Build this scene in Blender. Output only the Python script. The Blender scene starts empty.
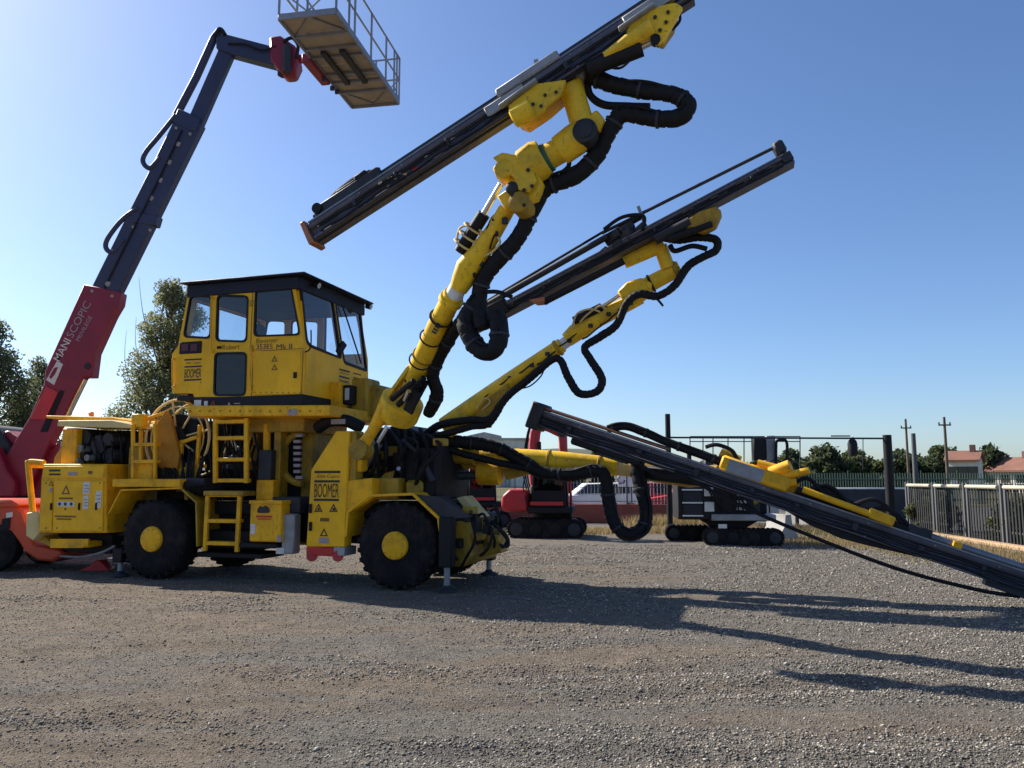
import bpy, bmesh, math, random
import numpy as np
from mathutils import Vector, Matrix, noise as mnoise
from mathutils.geometry import tessellate_polygon
R = math.radians
random.seed(7)
scene = bpy.context.scene
col = scene.collection

# ------------------------------------------------------------------ camera, sky, sun, exposure
FPX, HORIZON, EYE = 800.0, 478.0, 1.65          # focal length in pixels, horizon row, eye height (m)
PITCH = math.atan((HORIZON - 384.0) / FPX)
cam_d = bpy.data.cameras.new('camera'); cam = bpy.data.objects.new('camera', cam_d); col.objects.link(cam)
cam_d.sensor_width = 36.0; cam_d.lens = 36.0 * FPX / 1024.0
cam_d.clip_start = 0.05; cam_d.clip_end = 5000
cam.location = (0, 0, EYE); cam.rotation_euler = (R(90) + PITCH, 0, 0)
scene.camera = cam
SUN_DIR = Vector((-0.832, 0.556, 0)).normalized()   # towards the sun, in plan
SUN_EL = R(38.7)
world = bpy.data.worlds.new('World'); scene.world = world; world.use_nodes = True
wn = world.node_tree; bg = wn.nodes['Background']
sky = wn.nodes.new('ShaderNodeTexSky'); sky.sky_type = 'NISHITA'; sky.sun_disc = False
sky.sun_elevation = SUN_EL; sky.sun_rotation = math.atan2(SUN_DIR.x, SUN_DIR.y)
sky.air_density = 0.9; sky.dust_density = 1.0; sky.ozone_density = 5.0; sky.altitude = 200
hsv = wn.nodes.new('ShaderNodeHueSaturation'); hsv.inputs['Saturation'].default_value = 1.06; hsv.inputs['Hue'].default_value = 0.503
wn.links.new(sky.outputs[0], hsv.inputs['Color']); wn.links.new(hsv.outputs[0], bg.inputs[0]); bg.inputs[1].default_value = 0.097
sun_d = bpy.data.lights.new('sun', 'SUN'); sun_d.energy = 5.0; sun_d.angle = R(0.5); sun_d.color = (1.0, 0.93, 0.82)
sun = bpy.data.objects.new('sun', sun_d); col.objects.link(sun); sun.location = (-20, 14, 30)
sv = Vector((SUN_DIR.x * math.cos(SUN_EL), SUN_DIR.y * math.cos(SUN_EL), math.sin(SUN_EL)))
sun.rotation_euler = (-sv).to_track_quat('-Z', 'Y').to_euler()
scene.view_settings.view_transform = 'Standard'; scene.view_settings.look = 'None'
scene.view_settings.gamma = 1.0; scene.view_settings.exposure = 0.76
scene.render.engine = 'CYCLES'

# ------------------------------------------------------------------ surveying helpers
def ray(px, py):
    x = (px - 512) / FPX; z = -(py - 384) / FPX
    return Vector((x, math.cos(PITCH) - z * math.sin(PITCH), math.sin(PITCH) + z * math.cos(PITCH)))
def W(px, py, d):                                 # a point at d metres ahead
    r = ray(px, py); t = d / r.y
    return Vector((r.x * t, d, EYE + r.z * t))
def G(px, py):                                    # a point on the ground
    r = ray(px, py); t = -EYE / r.z
    return Vector((r.x * t, r.y * t, 0))
RIG_A = R(17)
RF = Vector((math.cos(RIG_A), -math.sin(RIG_A), 0)); RN = Vector((math.sin(RIG_A), math.cos(RIG_A), 0))
RO = G(150, 580)
def loc(p):                                       # world -> rig frame
    q = p - RO
    return Vector((q.dot(RF), q.dot(RN), p.z))
def S(px, py, v):                                 # point of the rig's lengthwise plane v, in the rig frame
    r = ray(px, py)
    t = (v + RO.dot(RN)) / r.dot(RN)
    return loc(Vector((0, 0, EYE)) + r * t)
def S2(px, py, v):
    p = S(px, py, v); return (p.x, p.z)
def SF(px, py, u):                                # point of the rig's crosswise plane u -> (v, z)
    r = ray(px, py); t = (u + RO.dot(RF)) / r.dot(RF)
    p = loc(Vector((0, 0, EYE)) + r * t); return (p.y, p.z)
def LW(px, py, d): return loc(W(px, py, d))

# ------------------------------------------------------------------ materials
def new_mat(name):
    m = bpy.data.materials.new(name); m.use_nodes = True
    nt = m.node_tree; return m, nt, nt.nodes['Principled BSDF']
def mixrgb(nt, fac, a, b, blend='MIX'):
    n = nt.nodes.new('ShaderNodeMix'); n.data_type = 'RGBA'; n.blend_type = blend
    for i, val in ((0, fac), (6, a), (7, b)):
        if hasattr(val, 'is_output') or isinstance(val, bpy.types.NodeSocket): nt.links.new(val, n.inputs[i])
        else: n.inputs[i].default_value = val if i == 0 else (*val[:3], 1)
    return n.outputs[2]
def ramp(nt, src, p0, p1, c0=(0,0,0,1), c1=(1,1,1,1)):
    n = nt.nodes.new('ShaderNodeValToRGB'); e = n.color_ramp.elements
    e[0].position = p0; e[1].position = p1; e[0].color = c0; e[1].color = c1
    nt.links.new(src, n.inputs[0]); return n.outputs[0]
def noise_tex(nt, scale, detail=4, rough=0.6, coord='Object', dist=0.0, stretch=None):
    tc = nt.nodes.new('ShaderNodeTexCoord'); n = nt.nodes.new('ShaderNodeTexNoise')
    n.inputs['Scale'].default_value = scale; n.inputs['Detail'].default_value = detail
    n.inputs['Roughness'].default_value = rough; n.inputs['Distortion'].default_value = dist
    if stretch:
        mp = nt.nodes.new('ShaderNodeMapping'); mp.inputs['Scale'].default_value = stretch
        nt.links.new(tc.outputs[coord], mp.inputs[0]); nt.links.new(mp.outputs[0], n.inputs[0])
    else: nt.links.new(tc.outputs[coord], n.inputs[0])
    return n.outputs['Fac']
def paint(name, c, dirt=(0.10, 0.07, 0.045), amount=0.45, rough=0.42, metallic=0.0, coat=0.0, scale=2.2, bump=0.08, chips=None, spec=.5):
    m, nt, b = new_mat(name)
    n1 = noise_tex(nt, scale, 6, 0.68); n2 = noise_tex(nt, scale * 6, 5, 0.7, stretch=(1, 1, 0.25))
    mask = ramp(nt, n1, 0.46, 0.72); streak = ramp(nt, n2, 0.52, 0.75)
    mul = nt.nodes.new('ShaderNodeMath'); mul.operation = 'MAXIMUM'
    nt.links.new(mask, mul.inputs[0]); nt.links.new(streak, mul.inputs[1])
    m2 = nt.nodes.new('ShaderNodeMath'); m2.operation = 'MULTIPLY'; m2.inputs[1].default_value = amount
    nt.links.new(mul.outputs[0], m2.inputs[0])
    colr = mixrgb(nt, m2.outputs[0], c, dirt)
    tone = noise_tex(nt, 0.9, 3, 0.5)
    colr = mixrgb(nt, 0.5, colr, ramp(nt, tone, 0.3, 0.7, (0.70, 0.70, 0.70, 1), (1.2, 1.2, 1.2, 1)), 'MULTIPLY')
    if chips:
        n3 = noise_tex(nt, 26, 3, 0.6); colr = mixrgb(nt, ramp(nt, n3, 0.66, 0.70), colr, chips)
    nt.links.new(colr, b.inputs['Base Color'])
    rr = nt.nodes.new('ShaderNodeMapRange'); rr.inputs[3].default_value = rough - 0.1; rr.inputs[4].default_value = min(1, rough + 0.3)
    nt.links.new(n1, rr.inputs[0]); nt.links.new(rr.outputs[0], b.inputs['Roughness'])
    b.inputs['Specular IOR Level'].default_value = spec; b.inputs['Metallic'].default_value = metallic; b.inputs['Coat Weight'].default_value = coat
    if bump:
        bp = nt.nodes.new('ShaderNodeBump'); bp.inputs['Strength'].default_value = bump; bp.inputs['Distance'].default_value = 0.02
        nt.links.new(noise_tex(nt, scale * 9, 3, 0.6), bp.inputs['Height']); nt.links.new(bp.outputs[0], b.inputs['Normal'])
    return m
def flat(name, c, rough=0.6, metallic=0.0):
    m, nt, b = new_mat(name)
    nz = noise_tex(nt, 8, 4, 0.6)
    colr = mixrgb(nt, 0.3, c, ramp(nt, nz, 0.3, 0.7, (0.6, 0.6, 0.6, 1), (1.25, 1.25, 1.25, 1)), 'MULTIPLY')
    nt.links.new(colr, b.inputs['Base Color']); b.inputs['Roughness'].default_value = rough; b.inputs['Metallic'].default_value = metallic
    return m
def glass(name, tint, gloss=0.9):
    m = bpy.data.materials.new(name); m.use_nodes = True; nt = m.node_tree
    for n in list(nt.nodes): nt.nodes.remove(n)
    out = nt.nodes.new('ShaderNodeOutputMaterial'); tr = nt.nodes.new('ShaderNodeBsdfTransparent'); gl = nt.nodes.new('ShaderNodeBsdfGlossy')
    tr.inputs[0].default_value = (*tint, 1); gl.inputs[0].default_value = (gloss, gloss, gloss, 1); gl.inputs['Roughness'].default_value = 0.03
    fr = nt.nodes.new('ShaderNodeFresnel'); ge = nt.nodes.new('ShaderNodeNewGeometry'); mr = nt.nodes.new('ShaderNodeMapRange'); mr.inputs[3].default_value = 1.5; mr.inputs[4].default_value = 1 / 1.5
    nt.links.new(ge.outputs['Backfacing'], mr.inputs[0]); nt.links.new(mr.outputs[0], fr.inputs[0])
    mx = nt.nodes.new('ShaderNodeMixShader'); nt.links.new(fr.outputs[0], mx.inputs[0]); nt.links.new(tr.outputs[0], mx.inputs[1]); nt.links.new(gl.outputs[0], mx.inputs[2])
    nt.links.new(mx.outputs[0], out.inputs[0]); return m
M = {}
M['yellow'] = paint('yellow_paint', (0.94, 0.475, 0.008), (0.15, 0.09, 0.03), 0.60, 0.48, chips=(0.10, 0.06, 0.03), spec=.3)
M['yellow_clean'] = paint('yellow_panel_paint', (0.97, 0.51, 0.008), (0.30, 0.18, 0.04), 0.32, 0.45, spec=.3)
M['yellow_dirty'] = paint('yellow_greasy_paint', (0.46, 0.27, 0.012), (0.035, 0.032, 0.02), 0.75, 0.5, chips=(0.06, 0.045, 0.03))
M['yellow_boom'] = paint('yellow_boom_paint', (0.96, 0.60, 0.02), (0.14, 0.10, 0.04), 0.55, 0.42, spec=.35, chips=(0.12, 0.08, 0.05))
M['cream'] = paint('faded_cream_paint', (0.72, 0.55, 0.22), (0.3, 0.2, 0.08), 0.4, 0.5)
M['rubber'] = paint('tyre_rubber', (0.012, 0.012, 0.013), (0.06, 0.05, 0.042), 0.55, 0.85, scale=4, spec=.15)
M['hose'] = paint('hose_rubber', (0.007, 0.007, 0.009), (0.02, 0.018, 0.016), 0.4, 0.6, scale=6, spec=.3)
M['black'] = paint('black_paint', (0.009, 0.009, 0.011), (0.03, 0.026, 0.022), 0.4, 0.55, spec=.3)
M['dark_steel'] = paint('dark_steel', (0.045, 0.048, 0.056), (0.02, 0.018, 0.016), 0.5, 0.5, metallic=0.3, spec=.3)
M['feed_metal'] = paint('feed_beam_metal', (0.105, 0.105, 0.135), (0.03, 0.027, 0.025), 0.6, 0.42, metallic=0.4, scale=1.4)
M['rail_metal'] = paint('feed_rail_steel', (0.24, 0.245, 0.27), (0.08, 0.07, 0.06), 0.5, 0.38, metallic=0.6)
M['chrome'] = flat('polished_rod', (0.62, 0.63, 0.65), 0.22, 0.95)
M['grey_steel'] = paint('grey_steel', (0.32, 0.33, 0.34), (0.14, 0.11, 0.08), 0.5, 0.5, metallic=0.3)
M['navy_roof'] = paint('roof_navy_paint', (0.012, 0.015, 0.030), (0.03, 0.03, 0.03), 0.35, 0.55, spec=.3)
M['navy'] = paint('navy_boom_paint', (0.030, 0.036, 0.085), (0.07, 0.07, 0.08), 0.35, 0.42)
M['crimson'] = paint('crimson_paint', (0.25, 0.008, 0.030), (0.10, 0.03, 0.03), 0.35, 0.36)
M['orange_red'] = paint('orange_red_paint', (0.62, 0.075, 0.025), (0.2, 0.06, 0.03), 0.35, 0.4)
M['red'] = paint('red_paint', (0.55, 0.025, 0.03), (0.15, 0.03, 0.03), 0.35, 0.4)
M['white'] = paint('white_paint', (0.74, 0.74, 0.72), (0.35, 0.32, 0.28), 0.35, 0.5)
M['decal_black'] = flat('decal_black', (0.018, 0.016, 0.015), 0.55)
M['decal_white'] = flat('decal_white', (0.66, 0.65, 0.60), 0.6)
M['decal_red'] = flat('decal_red', (0.55, 0.03, 0.02), 0.6)
M['decal_grey'] = flat('decal_grey', (0.36, 0.30, 0.30), 0.6)
M['decal_brown'] = flat('decal_brown', (0.17, 0.09, 0.01), 0.6)
M['amber'] = flat('amber_lens', (0.85, 0.25, 0.02), 0.25)
M['green_band'] = flat('green_band', (0.015, 0.11, 0.075), 0.5)
M['copper'] = flat('copper_plate', (0.40, 0.16, 0.08), 0.45, 0.6)
M['plywood'] = paint('plywood_underside', (0.40, 0.35, 0.27), (0.2, 0.15, 0.1), 0.4, 0.8)
M['alu'] = paint('basket_grey', (0.26, 0.28, 0.33), (0.14, 0.13, 0.12), 0.4, 0.5, metallic=0.2)
M['pale_rail'] = paint('pale_rail_paint', (0.46, 0.43, 0.33), (0.3, 0.26, 0.2), 0.4, 0.5)
M['glass'] = glass('cab_glass', (0.84, 0.89, 0.92))
M['glass_dark'] = glass('dark_cab_glass', (0.30, 0.33, 0.37))
M['glass_car'] = glass('car_glass', (0.18, 0.2, 0.22))
M['interior'] = flat('cab_interior', (0.018, 0.02, 0.028), 0.8)
M['lamp'] = flat('lamp_lens', (0.5, 0.52, 0.55), 0.15)

# ------------------------------------------------------------------ mesh builder
class MB:
    def __init__(s): s.v = []; s.f = []
    def add(s, vs, fs):
        o = len(s.v); s.v += [Vector(p) for p in vs]; s.f += [tuple(i + o for i in f) for f in fs]; return s
    def box(s, x0, y0, z0, x1, y1, z1):
        x0, x1 = sorted((x0, x1)); y0, y1 = sorted((y0, y1)); z0, z1 = sorted((z0, z1))
        return s.add([(x0,y0,z0),(x1,y0,z0),(x1,y1,z0),(x0,y1,z0),(x0,y0,z1),(x1,y0,z1),(x1,y1,z1),(x0,y1,z1)],
                     [(0,3,2,1),(4,5,6,7),(0,1,5,4),(1,2,6,5),(2,3,7,6),(3,0,4,7)])
    def extrude(s, loops, fn0, fn1):              # loops: outer + holes in 2d; fn0/fn1 map a 2d point to the two caps
        flatpts = [p for l in loops for p in l]
        tris = tessellate_polygon([[Vector((p[0], p[1], 0)) for p in l] for l in loops])
        n = len(flatpts); vs = [fn0(*p) for p in flatpts] + [fn1(*p) for p in flatpts]
        fs = []
        if len(loops) == 1: fs += [tuple(range(n - 1, -1, -1)), tuple(range(n, 2 * n))]
        else:
            for t in tris: fs += [tuple(t), tuple(i + n for i in reversed(t))]
        o = 0
        for l in loops:
            k = len(l)
            for i in range(k):
                a, b = o + i, o + (i + 1) % k; fs.append((a, b, b + n, a + n))
            o += k
        return s.add(vs, fs)
    def prism(s, pts, v0, v1, holes=()):          # outline in (u, z), extruded along v
        return s.extrude([list(pts)] + [list(h) for h in holes], lambda a, b: Vector((a, v0, b)), lambda a, b: Vector((a, v1, b)))
    def beam(s, a, b, w, h, up=(0, 0, 1)):
        a, b = Vector(a), Vector(b); e = (b - a).normalized(); up = Vector(up)
        sd = e.cross(up)
        if sd.length < 1e-4: sd = e.cross(Vector((1, 0, 0)))
        sd.normalize(); n = sd.cross(e)
        vs = []
        for p in (a, b):
            for i, j in ((-1,-1),(1,-1),(1,1),(-1,1)): vs.append(p + sd * (i * w / 2) + n * (j * h / 2))
        return s.add(vs, [(0,1,2,3),(7,6,5,4),(0,4,5,1),(1,5,6,2),(2,6,7,3),(3,7,4,0)])
    def profile(s, a, b, pts, up=(0, 0, 1)):      # outline in (side, up), swept from a to b
        a, b = Vector(a), Vector(b); e = (b - a).normalized(); sd = e.cross(Vector(up)).normalized(); n = sd.cross(e)
        return s.extrude([list(pts)], lambda x, y: a + sd * x + n * y, lambda x, y: b + sd * x + n * y)
    def tube(s, pts, r, n=10, cap=True, squash=1.0):
        pts = [Vector(p) for p in pts]; k = len(pts); rs = r if isinstance(r, (list, tuple)) else [r] * k
        t0 = (pts[1] - pts[0]).normalized(); ref = Vector((0, 0, 1)) if abs(t0.z) < 0.9 else Vector((1, 0, 0))
        x = t0.cross(ref).normalized(); vs = []; fs = []
        for i in range(k):
            t = (pts[min(i + 1, k - 1)] - pts[max(i - 1, 0)]).normalized()
            x = (x - t * x.dot(t)).normalized(); y = t.cross(x)
            for j in range(n):
                a = 2 * math.pi * j / n; vs.append(pts[i] + (x * math.cos(a) + y * math.sin(a) * squash) * rs[i])
        for i in range(k - 1):
            for j in range(n): fs.append((i*n+j, i*n+(j+1)%n, (i+1)*n+(j+1)%n, (i+1)*n+j))
        if cap: fs += [tuple(range(n - 1, -1, -1)), tuple(range((k-1)*n, k*n))]
        return s.add(vs, fs)
    def cyl(s, a, b, r, n=16, r2=None): return s.tube([a, b], [r, r if r2 is None else r2], n)
    def lathe(s, c, axis, prof, n=24, full=True):  # prof: (radius, along) pairs
        c = Vector(c); ax = Vector(axis).normalized(); ref = Vector((0, 0, 1)) if abs(ax.z) < 0.9 else Vector((1, 0, 0))
        x = ax.cross(ref).normalized(); y = ax.cross(x); k = len(prof); vs = []; fs = []
        for r_, t in prof:
            for j in range(n):
                a = 2 * math.pi * j / n; vs.append(c + ax * t + (x * math.cos(a) + y * math.sin(a)) * r_)
        for i in range(k - 1):
            for j in range(n): fs.append((i*n+j, i*n+(j+1)%n, (i+1)*n+(j+1)%n, (i+1)*n+j))
        fs += [tuple(range(n - 1, -1, -1)), tuple(range((k-1)*n, k*n))]
        return s.add(vs, fs)
    def torus(s, c, axis, RR, r, n=28, m=8, a0=0, a1=2 * math.pi, ref=(0, 0, 1)):
        c = Vector(c); ax = Vector(axis).normalized(); x = ax.cross(Vector(ref)).normalized(); y = ax.cross(x)
        closed = abs(a1 - a0 - 2 * math.pi) < 1e-6
        pts = [c + (x * math.cos(a0 + (a1 - a0) * i / n) + y * math.sin(a0 + (a1 - a0) * i / n)) * RR for i in range(n + 1)]
        return s.tube(pts, r, m, cap=not closed)
    def build(s, name, mat, parent=None, bevel=0.0, angle=38, seg=1, rnd=True):
        me = bpy.data.meshes.new(name)
        bm = bmesh.new(); vs = [bm.verts.new(p) for p in s.v]
        for f in s.f:
            try: bm.faces.new([vs[i] for i in f])
            except ValueError: pass
        bmesh.ops.recalc_face_normals(bm, faces=bm.faces)
        if bevel:
            ed = [e for e in bm.edges if len(e.link_faces) == 2 and e.calc_face_angle(0) > R(42)]
            if ed: bmesh.ops.bevel(bm, geom=ed, offset=bevel, segments=seg, profile=0.5, affect='EDGES', clamp_overlap=True)
        bm.to_mesh(me); bm.free()
        if rnd: me.shade_smooth(); me.set_sharp_from_angle(angle=R(angle))
        me.materials.append(M[mat] if isinstance(mat, str) else mat)
        o = bpy.data.objects.new(name, me); col.objects.link(o); o.parent = parent
        return o
def empty(name, location=(0, 0, 0), rz=0.0, parent=None):
    o = bpy.data.objects.new(name, None); col.objects.link(o); o.location = location; o.rotation_euler = (0, 0, rz); o.parent = parent
    o.empty_display_size = 0.3
    return o
def tag(o, label=None, cat=None, group=None, kind=None):
    for k, v in (('label', label), ('category', cat), ('group', group), ('kind', kind)):
        if v: o[k] = v
    return o
def part_copy(o, parent, matrix=None):
    c = o.copy(); col.objects.link(c); c.parent = parent
    if matrix is not None: c.matrix_local = matrix
    return c
def copy_tree(o, parent=None):
    c = o.copy(); col.objects.link(c); c.parent = parent
    for ch in list(o.children): copy_tree(ch, c)
    return c
def rounded(pts, r, n=4):                          # round the corners of an outline
    out = []; k = len(pts); P = [Vector((p[0], p[1])) for p in pts]
    for i in range(k):
        p, a, b = P[i], P[i - 1], P[(i + 1) % k]
        da, db = (a - p), (b - p); ra = min(r, da.length * 0.45); rb = min(r, db.length * 0.45)
        q0, q1 = p + da.normalized() * ra, p + db.normalized() * rb
        for j in range(n + 1):
            t = j / n; out.append(tuple((1-t)**2 * q0 + 2*t*(1-t) * p + t*t * q1))
    return out
def spline(pts, m=6):                              # Catmull-Rom through the points
    P = [Vector(p) for p in pts]; out = []
    for i in range(len(P) - 1):
        p0, p1, p2, p3 = P[max(i-1,0)], P[i], P[i+1], P[min(i+2,len(P)-1)]
        for j in range(m):
            t = j / m
            out.append(0.5*((2*p1)+(p2-p0)*t+(2*p0-5*p1+4*p2-p3)*t*t+(3*p1-p0-3*p2+p3)*t**3))
    out.append(P[-1]); return out
def text(name, s, origin, xdir, ydir, height, width, mat, parent, shear=0.0, lift=0.004, bold=0.0):
    cu = bpy.data.curves.new(name, 'FONT'); cu.body = s; cu.size = 1.0; cu.shear = shear; cu.offset = bold; cu.resolution_u = 3
    tmp = bpy.data.objects.new(name, cu); col.objects.link(tmp)
    dg = bpy.context.evaluated_depsgraph_get(); me = bpy.data.meshes.new_from_object(tmp.evaluated_get(dg))
    bpy.data.objects.remove(tmp); bpy.data.curves.remove(cu)
    xs = [v.co.x for v in me.vertices]; ys = [v.co.y for v in me.vertices]
    x0, x1, y0, y1 = min(xs), max(xs), min(ys), max(ys)
    X, Y = Vector(xdir).normalized(), Vector(ydir).normalized(); Nn = X.cross(Y); O_ = Vector(origin)
    for v in me.vertices:
        v.co = O_ + X * ((v.co.x - x0) / (x1 - x0) * width) + Y * ((v.co.y - y0) / (y1 - y0) * height) + Nn * lift
    me.materials.clear(); me.materials.append(M[mat]); me.name = name
    o = bpy.data.objects.new(name, me); col.objects.link(o); o.parent = parent
    return o

# ------------------------------------------------------------------ ground: one sheet to the horizon
def hnoise(x, y):
    a = mnoise.noise(Vector((x * 0.35, y * 0.35, 3.1))); b = mnoise.noise(Vector((x * 1.3, y * 1.3, 8.7))); c = mnoise.noise(Vector((x * 4.0, y * 4.0, 1.7)))
    d = mnoise.noise(Vector((x * 8.5, y * 8.5, 5.2)))
    return 0.022 * a + 0.016 * b + 0.011 * c + 0.007 * d
def rut(x, y):                                     # shallow wheel ruts curving across the yard, in front of the rig
    s = 0
    for k, (y0, amp) in enumerate(((6.05, 0.5), (6.5, 0.5), (7.9, 0.4), (4.9, 0.35))):
        yy = y0 + amp * math.sin(x * 0.35 + k) + 0.05 * x
        q = (y - yy) / 0.13
        s += -0.022 * math.exp(-q * q) + 0.011 * math.exp(-((abs(y - yy) - 0.26) / 0.1) ** 2)
    return s
def gz(x, y):
    d = math.hypot(x, y); f = max(0.0, min(1.0, (34 - d) / 12))
    near = max(0.0, min(1.0, (10.5 - y) / 1.5)) if x < 3.5 else 0.0
    return f * hnoise(x, y) + rut(x, y) * near * 0.9
def graded(lo, hi, fine, dense, edge):
    a = []; p = lo
    while p <= hi: a.append(p); p += fine
    step = fine
    up = []; p = a[-1]
    while p < edge: step = min(step * dense, 120); p += step; up.append(p)
    step = fine; dn = []; p = a[0]
    while p > -edge: step = min(step * dense, 120); p -= step; dn.append(p)
    return dn[::-1] + a + up
gx = graded(-9.0, 9.0, 0.09, 1.25, 1500); gy = graded(2.8, 16.0, 0.08, 1.25, 1500)
nx, ny = len(gx), len(gy)
gv = [(x, y, gz(x, y)) for y in gy for x in gx]
gf = [(j*nx+i, j*nx+i+1, (j+1)*nx+i+1, (j+1)*nx+i) for j in range(ny-1) for i in range(nx-1)]
def ground_material():
    m, nt, b = new_mat('gravel_yard')
    tc = nt.nodes.new('ShaderNodeTexCoord')
    def vor(scale, feature='F1', rnd=1.0):
        n = nt.nodes.new('ShaderNodeTexVoronoi'); n.feature = feature; n.inputs['Scale'].default_value = scale; n.inputs['Randomness'].default_value = rnd
        nt.links.new(tc.outputs['Object'], n.inputs['Vector']); return n
    big = noise_tex(nt, 0.9, 7, 0.68, dist=0.5, stretch=(0.32, 1.15, 1)); mid = noise_tex(nt, 2.6, 5, 0.7)
    v1, v2 = vor(55), vor(120)
    grey = ramp(nt, v1.outputs['Color'], 0.1, 0.9, (0.13, 0.12, 0.104, 1), (0.37, 0.345, 0.30, 1))
    grey2 = ramp(nt, v2.outputs['Color'], 0.1, 0.9, (0.14, 0.128, 0.11, 1), (0.35, 0.32, 0.28, 1))
    st = mixrgb(nt, 0.5, grey, grey2)
    dirt = ramp(nt, mid, 0.3, 0.75, (0.22, 0.175, 0.13, 1), (0.36, 0.295, 0.225, 1))
    sx = nt.nodes.new('ShaderNodeSeparateXYZ'); nt.links.new(tc.outputs['Object'], sx.inputs[0]); gr = nt.nodes.new('ShaderNodeMath'); gr.operation = 'MULTIPLY_ADD'; gr.inputs[1].default_value = -0.016; nt.links.new(sx.outputs[0], gr.inputs[0]); nt.links.new(big, gr.inputs[2])
    msk = ramp(nt, gr.outputs[0], 0.45, 0.58)
    pm = nt.nodes.new('ShaderNodeMath'); pm.operation = 'MULTIPLY'; pm.inputs[1].default_value = 0.9; nt.links.new(msk, pm.inputs[0])
    c = mixrgb(nt, pm.outputs[0], st, dirt)
    dk = ramp(nt, noise_tex(nt, 1.5, 6, 0.7, dist=0.8, stretch=(0.35, 1.1, 1)), 0.58, 0.74)
    dk2 = nt.nodes.new('ShaderNodeMath'); dk2.operation = 'MULTIPLY'; dk2.inputs[1].default_value = 0.38; nt.links.new(dk, dk2.inputs[0])
    c = mixrgb(nt, dk2.outputs[0], c, (0.09, 0.075, 0.06))
    grain = ramp(nt, noise_tex(nt, 16, 9, 0.85), 0.28, 0.74, (0.42, 0.42, 0.42, 1), (1.12, 1.12, 1.12, 1)); c = mixrgb(nt, 1.0, c, grain, 'MULTIPLY')
    mott = ramp(nt, noise_tex(nt, 3.2, 6, 0.7, stretch=(0.6, 1.2, 1)), 0.3, 0.7, (0.72, 0.72, 0.74, 1), (1.12, 1.1, 1.06, 1)); c = mixrgb(nt, 1.0, c, mott, 'MULTIPLY')
    # fields beyond the yard fence
    sp = nt.nodes.new('ShaderNodeSeparateXYZ'); nt.links.new(tc.outputs['Object'], sp.inputs[0])
    far = nt.nodes.new('ShaderNodeMapRange'); far.inputs[1].default_value = 36; far.inputs[2].default_value = 44; nt.links.new(sp.outputs[1], far.inputs[0])
    grass = ramp(nt, noise_tex(nt, 0.12, 5, 0.6), 0.35, 0.65, (0.075, 0.085, 0.03, 1), (0.17, 0.14, 0.07, 1))
    c = mixrgb(nt, far.outputs[0], c, grass)
    nt.links.new(c, b.inputs['Base Color']); b.inputs['Roughness'].default_value = 0.95; b.inputs['Specular IOR Level'].default_value = 0.15
    bp = nt.nodes.new('ShaderNodeBump'); bp.inputs['Distance'].default_value = 0.018; bp.inputs['Strength'].default_value = 1.0
    add = nt.nodes.new('ShaderNodeMath'); add.operation = 'ADD'
    nt.links.new(v1.outputs['Distance'], add.inputs[0]); nz_ = nt.nodes.new('ShaderNodeMath'); nz_.operation = 'MULTIPLY'; nz_.inputs[1].default_value = 2.2; nt.links.new(noise_tex(nt, 20, 8, 0.8), nz_.inputs[0]); nt.links.new(nz_.outputs[0], add.inputs[1])
    nt.links.new(add.outputs[0], bp.inputs['Height']); nt.links.new(bp.outputs[0], b.inputs['Normal'])
    return m
me = bpy.data.meshes.new('ground'); me.from_pydata(gv, [], gf); me.shade_smooth(); me.materials.append(ground_material())
ground = bpy.data.objects.new('ground', me); col.objects.link(ground); tag(ground, kind='structure')

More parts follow.
